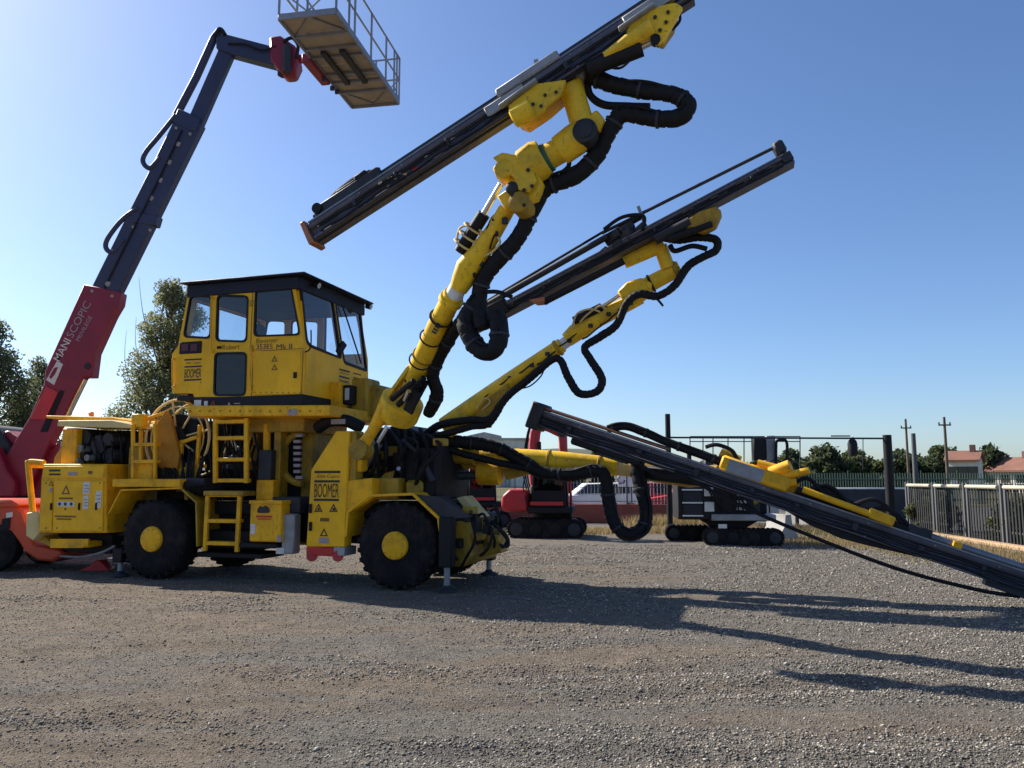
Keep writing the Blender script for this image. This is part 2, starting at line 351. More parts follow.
# loose stones lying on the yard (uncountable)
def stone_field():
    rng = np.random.default_rng(11)
    base = np.array([(0,0,1),(1,0,0.1),(0.2,1,-0.05),(-1,0.15,0.05),(-0.1,-1,0.0),(0,0,-0.8)], float)
    tri = np.array([(0,1,2),(0,2,3),(0,3,4),(0,4,1),(5,2,1),(5,3,2),(5,4,3),(5,1,4)])
    P = []
    want = 230000
    while len(P) < want:
        y = 3.6 + 16.5 * rng.random() ** 1.55; hw = 0.68 * y + 0.5; x = (rng.random() * 2 - 1) * hw
        n = mnoise.fractal(Vector((x * 0.34, y * 1.1, 0.0)), 1.0, 2.0, 4)
        n2 = mnoise.noise(Vector((x * 0.22 + 5, y * 0.5, 4.0)))
        dens = 0.52 + 1.1 * n + 0.6 * n2 + (0.10 * (x - 0.5))
        if rng.random() < max(0.40, min(1.0, dens)):
            P.append((x, y, gz(x, y), 1.0 if dens > .4 else .72))
    P = np.array(P); n = len(P)
    size = np.clip(rng.lognormal(math.log(0.0068), 0.40, n), 0.003, 0.022) * (0.62 + 0.05 * P[:, 1]) * P[:, 3]
    ang = rng.random(n) * 2 * np.pi
    sc = np.stack([size * (0.8 + 0.6 * rng.random(n)), size * (0.7 + 0.5 * rng.random(n)), size * (0.5 + 0.4 * rng.random(n))], 1)
    v = base[None] * sc[:, None, :] * (1 + 0.25 * (rng.random((n, 6, 1)) - 0.5))
    tx = (rng.random(n) - 0.5) * 0.9; cz, sz = np.cos(tx)[:, None], np.sin(tx)[:, None]
    v[..., 1], v[..., 2] = v[..., 1] * cz - v[..., 2] * sz, v[..., 1] * sz + v[..., 2] * cz
    c, s_ = np.cos(ang)[:, None], np.sin(ang)[:, None]
    x = v[..., 0] * c - v[..., 1] * s_; y = v[..., 0] * s_ + v[..., 1] * c
    v = np.stack([x + P[:, None, 0], y + P[:, None, 1], v[..., 2] + P[:, None, 2] + 0.25 * size[:, None]], -1).reshape(-1, 3)
    f = (tri[None] + (np.arange(n) * 6)[:, None, None]).reshape(-1, 3)
    me = bpy.data.meshes.new('gravel'); me.vertices.add(len(v)); me.vertices.foreach_set('co', v.astype(np.float32).ravel())
    me.loops.add(f.size); me.loops.foreach_set('vertex_index', f.astype(np.int32).ravel())
    me.polygons.add(len(f)); me.polygons.foreach_set('loop_start', np.arange(0, f.size, 3, dtype=np.int32))
    me.update(calc_edges=True)
    at = me.attributes.new('tone', 'FLOAT', 'POINT'); at.data.foreach_set('value', np.repeat(rng.random(n), 6).astype(np.float32))
    m, nt, b = new_mat('gravel_stone'); a = nt.nodes.new('ShaderNodeAttribute'); a.attribute_name = 'tone'
    cr = nt.nodes.new('ShaderNodeValToRGB'); nt.links.new(a.outputs['Fac'], cr.inputs[0])
    e = cr.color_ramp.elements; e[0].color = (0.08, 0.072, 0.062, 1); e[1].color = (0.52, 0.48, 0.41, 1)
    k = e.new(0.5); k.color = (0.21, 0.19, 0.162, 1); k = e.new(0.75); k.color = (0.25, 0.21, 0.165, 1)
    nt.links.new(cr.outputs[0], b.inputs['Base Color']); b.inputs['Roughness'].default_value = 0.9; b.inputs['Specular IOR Level'].default_value = 0.2
    me.materials.append(m)
    o = bpy.data.objects.new('gravel', me); col.objects.link(o); tag(o, 'loose grey crushed gravel scattered over the yard', 'gravel', kind='stuff')
stone_field()

# ================================================================== the yellow three-boom drilling rig
rig = empty('drilling_rig', RO, -RIG_A)
tag(rig, 'yellow three-boom tunnel drilling rig with raised cab, parked on the gravel', 'drill rig')
def bx(x0, y0, x1, y1, v0, v1):                    # box from a rectangle seen on plane v0
    a, b = S(x0, y1, v0), S(x1, y0, v0); a2 = S(x1, y1, v0); b2 = S(x0, y0, v0)
    return ((a.x + b2.x) / 2, v0, (a.z + a2.z) / 2, (b.x + a2.x) / 2, v1, (b.z + b2.z) / 2)
def rbox(name, r, v0, v1, mat, parent=rig, bevel=0.012): return MB().box(*bx(*r, v0, v1)).build(name, mat, parent, bevel)
def poly(pts, v): return [S2(px, py, v) for px, py in pts]
XU, ZU = Vector((1, 0, 0)), Vector((0, 0, 1))
def sign_text(name, s, x0, y0, x1, y1, v, mat, parent, shear=0.0, bold=0.0):
    a, b = S(x0, y1, v), S(x1, y1, v); c = S(x0, y0, v)
    return text(name, s, (a.x, v, (a.z + b.z) / 2), XU, ZU, c.z - a.z, b.x - a.x, mat, parent, shear, bold=bold)
def mark(name, x0, y0, x1, y1, v, mat, parent): return rbox(name, (x0, y0, x1, y1), v - 0.006, v + 0.004, mat, parent, 0)
def warn(px, py, r, v, parent, mat='decal_black'):  # outlined warning triangle
    p = S(px, py, v); q = S(px + r, py, v).x - p.x
    o = [(p.x, p.z + q * 1.15), (p.x - q, p.z - q * 0.6), (p.x + q, p.z - q * 0.6)]; i = [(p.x, p.z + q * 0.68), (p.x - q * 0.6, p.z - q * 0.36), (p.x + q * 0.6, p.z - q * 0.36)]
    t = MB().prism(o, v - 0.005, v + 0.004, [i]).build('warning_triangle', mat, parent)
    return t

# ---- wheels
def wheel(cx, v0, side, r=0.655, w=0.46):           # side -1: outer face towards the camera
    ax = Vector((0, side, 0)); c = Vector((cx, v0, r))
    rim = MB().lathe(c, ax, [(0.30, -w), (0.34, -w*0.8), (0.25, -0.3), (0.25, -0.14), (0.36, -0.07), (0.37, -0.035), (0.34, -0.035), (0.33, -0.09), (0.22, -0.15), (0.0, -0.15)], 28).build('wheel', 'black', rig)
    prof = [(0.355, -w), (0.46, -w-0.005), (0.57, -w+0.01), (0.615, -w+0.05), (0.63, -w+0.10), (0.63, -0.10), (0.615, -0.05), (0.57, -0.01), (0.46, 0.005), (0.355, 0.0)]
    t = MB().lathe(c, ax, prof, 44)
    for k in range(26):
        for sgn in (0, 1):
            a = 2 * math.pi * (k + 0.5 * sgn) / 26; rd = Vector((math.cos(a), 0, math.sin(a))); tg = Vector((-math.sin(a), 0, math.cos(a)))
            y0, y1 = (-0.025, -w*0.52) if sgn else (-w + 0.025, -w*0.48)
            p0 = c + ax * y0 + rd * 0.600; p1 = c + ax * y1 + rd * 0.637 + tg * 0.06
            t.beam(p0 + rd*0.012, p1 - rd*0.012, 0.062, 0.055, rd)
    t.build('tyre', 'rubber', rim)
    MB().lathe(c, ax, [(0.21, -0.16), (0.21, 0.02), (0.195, 0.045), (0.16, 0.055), (0.0, 0.055)], 28).build('hub', 'yellow', rim)
    b = MB()
    for k in range(10):
        a = 2 * math.pi * k / 10; p = c + Vector((math.cos(a) * 0.17, 0, math.sin(a) * 0.17)); b.cyl(p + ax * 0.045, p + ax * 0.060, 0.009, 6)
    b.build('hub_bolts', 'yellow_dirty', rim)
    return rim
WH = [wheel(0.0, 0.0, -1), wheel(4.36, 0.0, -1), wheel(0.0, 2.42, 1), wheel(4.36, 2.42, 1)]
MB().cyl((0, 0.4, .655), (0, 2.0, .655), 0.16).box(-.25, .9, .45, .25, 1.5, .9).build('rear_axle', 'black', rig)
MB().cyl((4.36, 0.4, .655), (4.36, 2.0, .655), 0.16).box(4.1, .9, .45, 4.6, 1.5, .9).build('front_axle', 'black', rig)

# ---- chassis
MB().box(-2.4, 0.62, 0.62, 5.4, 1.85, 1.10).box(-0.9, .5, 1.05, 5.0, 1.95, 1.26).build('chassis', 'black', rig, 0.02)
MB().box(0.8, 0.35, 0.50, 1.85, 1.9, 0.80).build('belly_pan', 'black', rig, 0.02)
rbox('chassis_step', (196, 553, 262, 558), 0.25, 0.9, 'black')

# ---- rear power pack
pk = MB().prism(poly([(43, 464), (106, 464), (106, 478), (107, 533), (38, 533), (41, 479)], 0.10), 0.10, 2.2).build('power_pack', 'yellow', rig, 0.015)
d1 = MB().prism(poly([(42.5, 481), (53, 481), (52, 531), (39.5, 531)], 0.085), 0.075, 0.12).build('cabinet_door', 'yellow_clean', rig, 0.008)
d2 = MB().prism(poly([(54, 481), (103.5, 481), (103, 531), (53, 531)], 0.085), 0.075, 0.12).build('cabinet_door', 'yellow_clean', rig, 0.008)
d3 = rbox('top_cover', (43, 466, 103.5, 478), 0.085, 0.14, 'yellow_clean', rig, 0.008)
for x in (50.5, 78.5, 95.5):
    MB().box(*bx(x - .8, 503, x + .8, 510, 0.055, 0.08)).build('door_handle', 'black', d1 if x < 53 else d2, 0.004)
mark('label_lines', 49, 469.5, 60, 471.5, .085, 'decal_black', d3); mark('label_lines', 49, 473.5, 60, 475.3, .085, 'decal_black', d3)
mark('label_plate', 68, 472, 77, 475.5, .085, 'decal_grey', d3); mark('label_plate', 88, 471, 92, 474, .085, 'decal_brown', d3)
warn(66, 491, 4.2, .075, d2, 'decal_brown'); mark('label_lines', 59, 497.5, 72.5, 499.2, .075, 'decal_brown', d2)
mark('label_plate', 57, 501.5, 74.5, 506.5, .075, 'decal_white', d2)
for x in (59.5, 65.3, 71.2):
    MB().lathe(S(x, 504, .066), (0, -1, 0), [(0.028, 0), (0.028, 0.006), (0, 0.006)], 12).build('round_mark', 'decal_black', d2)
MB().lathe(S(65.3, 509, .072), (0, -1, 0), [(0.018, 0), (0.018, 0.006), (0, 0.006)], 10).build('round_mark', 'decal_black', d2)
mark('label_lines', 54.5, 515.6, 75.5, 517.2, .075, 'decal_brown', d2); mark('label_lines', 56.5, 518.4, 71, 519.8, .075, 'decal_brown', d2)
mark('label_plate', 83, 482, 89.5, 494, .075, 'decal_white', d2); mark('label_plate', 83, 496, 88, 509, .075, 'decal_white', d2)
mark('label_plate', 95.5, 491, 101, 508, .075, 'decal_white', d2); warn(51, 484, 2.3, .075, d1, 'decal_brown'); mark('label_plate', 49.5, 488, 52, 492, .075, 'decal_grey', d1)
for k, (x, y, w_) in enumerate(((84, 485, 4), (84, 488, 5), (84, 491, 4), (84, 499, 3), (84, 502, 3.4), (84, 505, 3), (96.3, 495, 3.6), (96.3, 498.5, 3.8), (96.3, 502, 3.4))):
    mark('label_lines', x, y, x + w_, y + 1, .069, 'decal_grey', d2)
# tail guard and bumper
h = MB(); g = [S(44, 463, .2), S(30, 462, .2), S(28.5, 466, .2), S(33, 512, .2)]
h.tube(spline(g, 5), 0.052, 8); g2 = [p + Vector((0, 1.7, 0)) for p in g]; h.tube(spline(g2, 5), 0.052, 8); h.beam(g[2], g2[2], .07, .07)
h.build('tail_guard', 'yellow', rig)
MB().prism(poly([(26, 513), (38, 511), (40, 532), (33, 541), (25.5, 536)], .12), .12, 2.1).build('tail_bumper', 'cream', rig, 0.015)
MB().prism(poly([(33, 539), (50, 547), (54, 545), (40, 533)], .25), .25, 2.0).build('tail_skirt', 'yellow_dirty', rig, 0.01)
low = rbox('lower_rail', (51, 541, 88, 547), 0.18, 0.5, 'yellow', rig)
MB().prism(poly([(50, 548), (82, 548), (85, 545), (88, 545), (88, 539), (50, 539)], .16), .165, .2).build('lower_rail_lip', 'yellow', rig)
rbox('rear_underframe', (58, 533, 112, 553), 0.55, 1.9, 'black')
MB().tube(spline([S(60, 556, .5), S(80, 557, .4), S(100, 553, .3), S(115, 546, .3)], 6), 0.022, 6).build('drain_hose', 'grey_steel', rig)
# hood over the rear engine
MB().prism(poly([(46, 415.5), (112, 417), (131, 421.5), (131, 424), (60, 419.5), (46, 418)], .5), .5, 2.1).build('hood_roof', 'yellow', rig, 0.008)
MB().prism(poly([(58, 420.5), (112, 420), (133, 425), (133, 428), (108, 427.5), (57, 426)], .15), .15, 1.1).build('hood_roof', 'cream', rig, 0.008)
MB().box(*bx(61, 428, 76, 465, .3, 1.9)).build('hood_post', 'yellow', rig, 0.02)
MB().prism(poly([(54, 458), (61, 447), (61, 464), (53, 464)], .4), .4, 1.2).build('hood_bracket', 'yellow_dirty', rig, .01)
eng = MB().box(*bx(76, 431, 128, 466, .75, 2.0)).build('engine', 'black', rig, 0.03)
e = MB(); rr = random.Random(3)
for x, y, r_ in ((85, 440, .11), (97, 438, .14), (110, 445, .17), (121, 440, .12), (92, 455, .13), (105, 457, .10), (118, 456, .14)):
    p = S(x, y, .72); e.cyl(p, p + Vector((0, -0.22 - rr.random() * .15, 0)), r_, 16)
e.build('engine_blocks', 'dark_steel', eng, .01)
e = MB()
for x, y, r_ in ((74, 446, .09), (88, 449, .075), (84, 461, .08), (96, 458, .05)):
    p = S(x, y, .55); e.cyl(p, p + Vector((0, -0.2, 0)), r_, 14); e.torus(p + Vector((0, -.2, 0)), (0, 1, 0), r_ * .8, .02, 16, 6)
e.build('filter_housings', 'grey_steel', eng)
e = MB()
for k in range(5):
    x = 82 + 9 * k; e.tube(spline([S(x, 432, .5), S(x + 3, 440 + rr.random() * 8, .4), S(x - 2 + rr.random() * 8, 452, .42), S(x + 4, 465, .5)], 4), .016, 6)
e.build('engine_hoses', 'hose', eng)
bc = S(91, 417.5, 1.2); MB().lathe(bc, (0, 0, 1), [(0.06, 0), (0.06, .02), (0.05, .03), (0.05, .09), (0.035, .105), (0, .105)], 16).build('beacon', 'amber', rig)
rbox('deck_behind_engine', (128, 447, 140, 482), .5, 1.9, 'yellow_dirty')
rbox('air_box', (136, 448, 156, 466), .9, 1.6, 'yellow_dirty')

M['ochre'] = paint('ochre_paint', (0.50, 0.22, 0.012), (0.16, 0.08, 0.03), 0.5, 0.5, spec=.3)
hz = MB(); rr = random.Random(12)
for k in range(14): hz.tube(spline([S(158 + 3.2 * k, 470, .6), S(156 + 3.6 * k + rr.uniform(-4, 4), 455 + rr.uniform(-6, 6), .45), S(160 + 3 * k, 478 + rr.uniform(0, 6), .35), S(164 + 3 * k + rr.uniform(-5, 5), 490, .5)], 4), .02, 6)
hz.build('deck_hoses', 'hose', rig)
# ---- rear mudguard, ladder and hose reel
def plate_path(name, pts, v0, v1, th, mat):        # folded sheet following a polyline in (u, z)
    p2 = poly(pts, v0); k = len(p2); m_ = MB()
    for i in range(k - 1):
        a, b = Vector((*p2[i], 0)), Vector((*p2[i + 1], 0)); n = Vector((-(b - a).y, (b - a).x, 0)).normalized() * th; e_ = (b - a).normalized() * th * .3
        m_.prism([(a.x - e_.x, a.y - e_.y), (b.x + e_.x, b.y + e_.y), (b.x + e_.x + n.x, b.y + e_.y + n.y), (a.x - e_.x + n.x, a.y - e_.y + n.y)], v0, v1)
    return m_.build(name, mat, rig, .005)
plate_path('mudguard', [(109, 514), (121, 491), (180, 489)], .02, .62, .03, 'yellow')
plate_path('mudguard', [(180, 489), (195, 503), (196, 546)], .05, .62, .03, 'yellow_dirty')
rbox('mudguard_deck', (112, 479, 180, 487), .0, .7, 'yellow', rig, .01)
rbox('valve_tray', (176, 478, 204, 492), .15, .8, 'dark_steel')
hz = MB()
for k in range(8): hz.tube(spline([S(176 + 3*k, 482, .12), S(184 + 3*k, 487 - k*.3, .08), S(190 + 2.5*k, 495, .2)], 4), .018, 6)
hz.build('valve_hoses', 'hose', rig)
def ladder(name, x0, y0, x1, y1, v, rungs, st=0.055, slope=0):
    a0, a1, b0, b1 = S(x0, y1, v), S(x0 + slope, y0, v), S(x1, y1, v), S(x1 + slope, y0, v)
    z0, z1 = a0.z, a1.z; xa, xb = (a0.x + a1.x) / 2, (b0.x + b1.x) / 2
    st1 = MB().beam((a0.x, v, z0), (a1.x, v, z1), st, .05, (0, 1, 0)).build(name, 'yellow', rig, .006)
    MB().beam((b0.x, v, z0), (b1.x, v, z1), st, .05, (0, 1, 0)).build('ladder_stile', 'yellow', st1, .006)
    for y in rungs:
        c = S((x0 + x1) / 2, y, v); t = (c.z - z0) / (z1 - z0); l = a0.x + (a1.x - a0.x) * t; r_ = b0.x + (b1.x - b0.x) * t
        MB().box(l + .02, v - .02, c.z - .03, r_ - .02, v + .16, c.z + .03).build('rung', 'yellow', st1, .005)
    return st1
ladder('ladder', 133, 424, 155, 480, .12, (444.5, 461.5))
rbox('ladder_guard', (133, 463, 152, 480), .18, .3, 'yellow'); rbox('ladder_post', (131, 414, 142, 427), .15, .3, 'yellow')
rc = S(177, 438, .52); RR_ = .66
rl = MB().torus(rc, (0, 1, 0), RR_, .026, 40, 8).torus(rc + Vector((0, .5, 0)), (0, 1, 0), RR_, .026, 40, 8).torus(rc, (0, 1, 0), RR_ * .82, .014, 36, 6).build('hose_reel', 'cream', rig)
for k in range(8):
    a = 2 * math.pi * k / 8 + .2; q = Vector((math.cos(a), 0, math.sin(a))) * RR_
    MB().cyl(rc, rc + q, .018, 8).build('spoke', 'cream', rl)
MB().lathe(rc, (0, 1, 0), [(.2, -.05), (.2, .6), (0, .6)], 20).build('reel_drum', 'black', rl)
MB().lathe(rc + Vector((0, .05, 0)), (0, 1, 0), [(.42, 0), (.42, .4), (0, .4)], 28).build('coiled_cable', 'hose', rl)
MB().prism(poly([(158, 423), (166, 410), (172, 423), (180, 455), (178, 468), (157, 468)], .38), .36, .44).build('reel_guard', 'ochre', rig, .01)
fr = MB()
for a, b in (((141, 480), (141, 420)), ((157, 480), (158, 420)), ((180, 488), (182, 440)), ((196, 480), (200, 425)), ((180, 443), (200, 436)), ((157, 468), (206, 466)), ((141, 421), (165, 413)), ((190, 412), (206, 408)), ((186, 400), (206, 416))):
    fr.beam(S(*a, .45), S(*b, .45), .06, .05, (0, 1, 0))
fr.build('reel_frame', 'yellow', rig, .006)
fr = MB()
for k, (x, y0, y1) in enumerate(((159, 466, 487), (166, 466, 487), (176, 468, 487), (186, 467, 500))): fr.beam(S(x, y0, .4), S(x + 1, y1, .4), .07, .05, (0, 1, 0))
fr.build('deck_posts', 'yellow_dirty', rig, .006)
rbox('rear_tank', (157, 470, 186, 500), .8, 1.9, 'black')

# ---- cab lift, platform and steps
MB().prism(poly([(186, 405.5), (330, 405), (330, 416), (188, 416.5)], -.02), -.02, 2.35).build('cab_platform', 'yellow', rig, .015)
MB().box(*bx(195, 396, 303, 407, .04, 2.25)).build('cab_base', 'black', rig, .015)
for x0, x1, mt in ((194, 201, 'decal_white'), (204, 207.5, 'decal_white')): mark('label_plate', x0, 400 if x0 < 200 else 401, x1, 407.5, .04, mt, rig)
warn(213, 405, 3.2, .04, rig, 'decal_red'); warn(229, 405, 2.0, .04, rig, 'decal_white'); mark('label_lines', 234, 403, 240, 404, .04, 'decal_grey', rig)
mark('label_plate', 288, 409, 297, 415, -.02, 'decal_grey', rig)
ladder('ladder', 215.5, 419, 246.5, 483, .10, (421.5, 438, 459.5, 480.5), .075)
ladder('ladder', 205, 493, 237, 551, .10, (495, 521, 543.5), .07, 3)
rbox('step_tread', (203, 491, 243, 496), .05, .5, 'yellow_dirty')
rbox('cab_lift_mast', (261, 422, 300, 508), .85, 1.55, 'black')
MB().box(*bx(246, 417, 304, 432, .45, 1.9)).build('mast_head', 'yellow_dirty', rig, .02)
for x, m_, r_ in ((267, 'yellow', .085),):
    MB().cyl(S(x, 500, .5), S(x, 462, .5), .12, 18).build('lift_cylinder', m_, rig); MB().cyl(S(x, 462, .5), S(x, 424, .5), .06, 14).build('lift_rod', 'yellow', rig)
rbox('lift_cylinder_sleeve', (258, 450, 271, 482), .36, .50, 'dark_steel'); rbox('lift_bracket', (256, 480, 273, 500), .34, .6, 'yellow')
rbox('mast_guide', (273, 424, 280, 505), .5, .75, 'yellow_dirty')
rbox('rear_mast_plate', (248, 424, 257, 470), .6, 1.7, 'yellow_dirty')
hz = MB(); rr = random.Random(5)
for k in range(16):
    x = 207 + k * 3.3; hz.tube(spline([S(x, 418, .7), S(x + rr.uniform(-4, 4), 436, .5 + .25*rr.random()), S(x + rr.uniform(-5, 5), 458, .5), S(x + rr.uniform(-6, 6), 484, .6), S(x + 3, 500, .8)], 4), .02, 6)
hz.build('lift_hoses', 'hose', rig)
vb = MB()
for k in range(10):
    x, y = 221 + rr.random() * 40, 422 + rr.random() * 50; p = S(x, y, .62); MB().box(p.x, .6, p.z, p.x + .12, .75, p.z + .08).build('valve_block', 'dark_steel' if k % 3 else 'grey_steel', rig, .01)
rbox('hydraulic_tank', (205, 420, 262, 500), 1.2, 2.0, 'black')
cr_ = S(303, 458, .7)
MB().torus(cr_, (0, 1, 0), .42, .06, 30, 8, math.pi * .5, math.pi * 1.5).build('cable_guide', 'yellow_dirty', rig)
gg = MB()
for k in range(8): p = S(294 + (2 if k in (0, 7) else 0), 437 + k * 6, .62); gg.box(p.x, .6, p.z, p.x + .12, .66, p.z + .05)
gg.build('cable_guide_rollers', 'decal_grey', rig)
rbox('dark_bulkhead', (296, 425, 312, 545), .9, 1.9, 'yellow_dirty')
tb = rbox('tool_box', (249.5, 503, 281, 542), .02, .42, 'yellow', rig, .02)
MB().box(*bx(249, 500.5, 282, 504, .0, .44)).build('tool_box_lid', 'yellow', tb, .006)
MB().prism(poly([(258, 508), (260, 506), (263, 507), (265, 505.5), (268, 507), (270, 511), (268, 513), (258, 513), (257, 511)], .012), .012, .03).build('emblem', 'decal_black', tb)
mark('red_lettering', 256, 515.5, 272, 517.5, .02, 'decal_red', tb); mark('red_lettering', 257, 518.5, 271, 519.6, .02, 'decal_red', tb)
mark('label_plate', 250.5, 524, 255, 534, .02, 'decal_white', tb); mark('label_plate', 277, 535, 281, 542, .02, 'decal_grey', tb)
rbox('step_bracket', (236, 543, 276, 548), .1, .5, 'black')
MB().box(*bx(281.5, 514, 294, 554, .1, .3)).build('grey_post', 'grey_steel', rig, .02); mark('label_plate', 276, 548, 284, 554, .1, 'decal_white', rig)
rbox('control_block', (272, 497, 300, 513), .25, .8, 'dark_steel')

# ---- the cab
CV0, CV1 = .08, 2.32
outer = [(189, 287), (178, 346), (172, 354), (172, 393), (193, 393.5), (194, 397), (303, 397), (303, 340), (294, 284)]
wins = [[(190.5, 295), (211.5, 296), (210.4, 338.5), (183.5, 337)], [(217.5, 295), (248.5, 296), (246.7, 342), (216, 341)], [(256, 281), (290.5, 283), (299.4, 330), (299, 335), (254, 336.5)], [(215, 353), (246.7, 352.5), (245.5, 395.5), (213.8, 395.5)]]
PO = poly(outer, CV0); PW = [rounded(poly(w, CV0), .09) for w in wins]
zt = max(p[1] for p in PO)
PO[0] = (PO[0][0], 4.82); PO[-1] = (PO[-1][0], 4.82)
PW[2] = [(a, min(b, 4.78)) for a, b in PW[2]]
cab = MB().prism(PO, CV0, CV0 + .07, PW).build('cab', 'yellow_clean', rig, 0)
MB().prism(PO, CV1 - .07, CV1, PW[:3]).build('cab_far_wall', 'yellow', cab, 0)
def inset(pts, d):
    k = len(pts); c = Vector((sum(p[0] for p in pts) / k, sum(p[1] for p in pts) / k)); out = []
    for p in pts:
        q = Vector(p) - c; out.append(tuple(c + q * max(0.1, 1 - d / q.length)))
    return out
for i, w in enumerate(PW):
    fr = MB().prism([tuple(p) for p in inset(w, -.012)], CV0 - .012, CV0 + .03, [inset(w, .028)]).build('window', 'black', cab, 0)
    MB().prism(inset(w, .024), CV0 + .006, CV0 + .012).build('pane', 'glass_dark' if i == 3 else 'glass', fr, 0)
    if i < 3:
        MB().prism([tuple(p) for p in inset(w, -.012)], CV1 - .03, CV1 + .012, [inset(w, .028)]).build('window', 'black', cab, 0)
uf = lambda z: PO[6][0] - .005 - (0 if z < 3.55 else (z - 3.55) * .12)     # front of the cab leans back above the sill
def frontwall(pts, holes, t0, t1, m_=None):
    m_ = m_ or MB()
    return m_.extrude([pts] + holes, lambda a, b: Vector((uf(b) + t0, a, b)), lambda a, b: Vector((uf(b) + t1, a, b)))
Z0c = PO[6][1]
fo = [(CV0 + .071, Z0c), (1.15, Z0c), (CV1 - .071, Z0c), (CV1 - .071, 3.55), (CV1 - .071, 4.82), (CV0 + .071, 4.82), (CV0 + .071, 3.55)]
f1 = rounded([(.16, 4.78), (.20, 3.84), (.30, 3.78), (1.30, 3.72), (1.16, 4.78)], .08)
f2 = rounded([(1.26, 4.70), (1.40, 3.66), (2.24, 3.62), (2.18, 4.74)], .08)
frontwall(fo, [f1, f2], -.07, 0).build('cab_front', 'yellow_clean', cab, 0)
for f in (f1, f2):
    fr = frontwall([tuple(p) for p in inset(f, -.03)], [inset(f, .03)], -.03, .012).build('window', 'black', cab, 0)
    frontwall(inset(f, .026), [], -.012, -.006).build('pane', 'glass', fr, 0)
# back wall, floor, ceiling, seat and console
xl = PO[2][0]
MB().prism([PO[1], PO[2], PO[3], (PO[3][0] + .07, PO[3][1]), (PO[2][0] + .07, PO[2][1]), (PO[1][0] + .07, PO[1][1])], CV0 + .071, CV1 - .071).build('cab_back', 'yellow', cab, 0)
ub = lambda z: PO[1][0] + (PO[0][0] - PO[1][0]) * (z - PO[1][1]) / (PO[0][1] - PO[1][1])
bo_ = [(CV0 + .071, PO[1][1] + .002), (CV1 - .071, PO[1][1] + .002), (CV1 - .071, 4.82), (CV0 + .071, 4.82)]; bh = rounded([(.24, PO[1][1] + .10), (2.16, PO[1][1] + .10), (2.16, 4.66), (.24, 4.66)], .1)
MB().extrude([bo_, bh], lambda a, b: Vector((ub(b), a, b)), lambda a, b: Vector((ub(b) + .07, a, b))).build('cab_back_frame', 'yellow', cab, 0)
bw = MB().extrude([[tuple(p) for p in inset(bh, -.012)], inset(bh, .028)], lambda a, b: Vector((ub(b) - .012, a, b)), lambda a, b: Vector((ub(b) + .03, a, b))).build('window', 'black', cab, 0)
MB().extrude([inset(bh, .024)], lambda a, b: Vector((ub(b) + .006, a, b)), lambda a, b: Vector((ub(b) + .012, a, b))).build('pane', 'glass', bw, 0)
MB().box(xl + .08, CV0 + .08, Z0c + .02, uf(0) - .08, CV1 - .08, Z0c + .10).build('cab_floor', 'interior', cab, 0)
MB().box(PO[0][0] + .08, CV0 + .08, 4.74, uf(4.7) - .09, CV1 - .08, 4.81).build('headliner', 'interior', cab, 0)
st = MB().box(1.15, .9, 3.0, 1.65, 1.4, 3.45).box(1.05, .88, 3.4, 1.22, 1.42, 4.15).box(1.03, 1.0, 4.15, 1.15, 1.3, 4.38)
st.build('seat', 'interior', cab, .05)
MB().box(2.0, .3, 3.0, 2.35, 2.0, 3.62).box(.3, .3, 3.0, .8, 2.0, 3.5).build('console', 'interior', cab, .03)
# cab panels and trim
def hinge_line(x0, y0, x1, y1): mark('panel_gap', x0, y0, x1, y1, CV0 + .003, 'decal_brown', cab)
hinge_line(251.3, 288, 252, 350); hinge_line(251, 349.6, 303, 350.2); hinge_line(252, 350, 252.6, 396)
hinge_line(302, 350, 302.6, 396)
dp = MB().prism(poly([(253.2, 351), (301, 351), (301, 394), (253.2, 395)], CV0), CV0 - .016, CV0 + .01).build('side_hatch', 'yellow_clean', cab, .005)
rbox('marker_plate', (179, 341.5, 201, 353.5), CV0 - .02, CV0 + .02, 'black', cab)
pl = [o for o in cab.children if o.name.startswith('marker_plate')][0]
for x in (181.5, 190.5): mark('plate_symbol', x, 344, x + 6.5, 351, CV0 - .02, flat('maroon_symbol', (.10, .015, .03)) if 'maroon' not in M else M['maroon'], pl)
mark('stripe', 184.5, 358.7, 201.5, 360.2, CV0, 'decal_black', cab); mark('stripe', 184.5, 365.8, 201.5, 367.3, CV0, 'decal_black', cab); mark('stripe', 184, 379, 201, 380.6, CV0, 'decal_black', cab)
sign_text('lettering', 'Atlas Copco', 185.5, 361.5, 200.5, 364.6, CV0 - .002, 'decal_brown', cab, .25)
sign_text('lettering', 'BOOMER', 184.5, 368.8, 201, 377.8, CV0 - .002, 'decal_black', cab, 0, 0)
sign_text('lettering', 'Robert', 222.5, 344.5, 239.5, 349.5, CV0 - .002, 'decal_brown', cab)
sign_text('lettering', 'Boomer', 256.5, 338.2, 278, 342.8, CV0 - .002, 'decal_brown', cab)
sign_text('lettering', '353ES', 256.5, 344, 272.5, 349.2, CV0 - .002, 'decal_black', cab)
sign_text('lettering', 'Mk II', 276.5, 344, 292, 349, CV0 - .002, 'decal_black', cab, 0, 0)
warn(274.5, 359.5, 3.0, CV0 - .018, cab, 'decal_brown'); warn(274.5, 368, 3.0, CV0 - .018, cab, 'decal_brown')
mark('small_badge', 200, 382, 201, 383, CV0, 'decal_brown', cab)
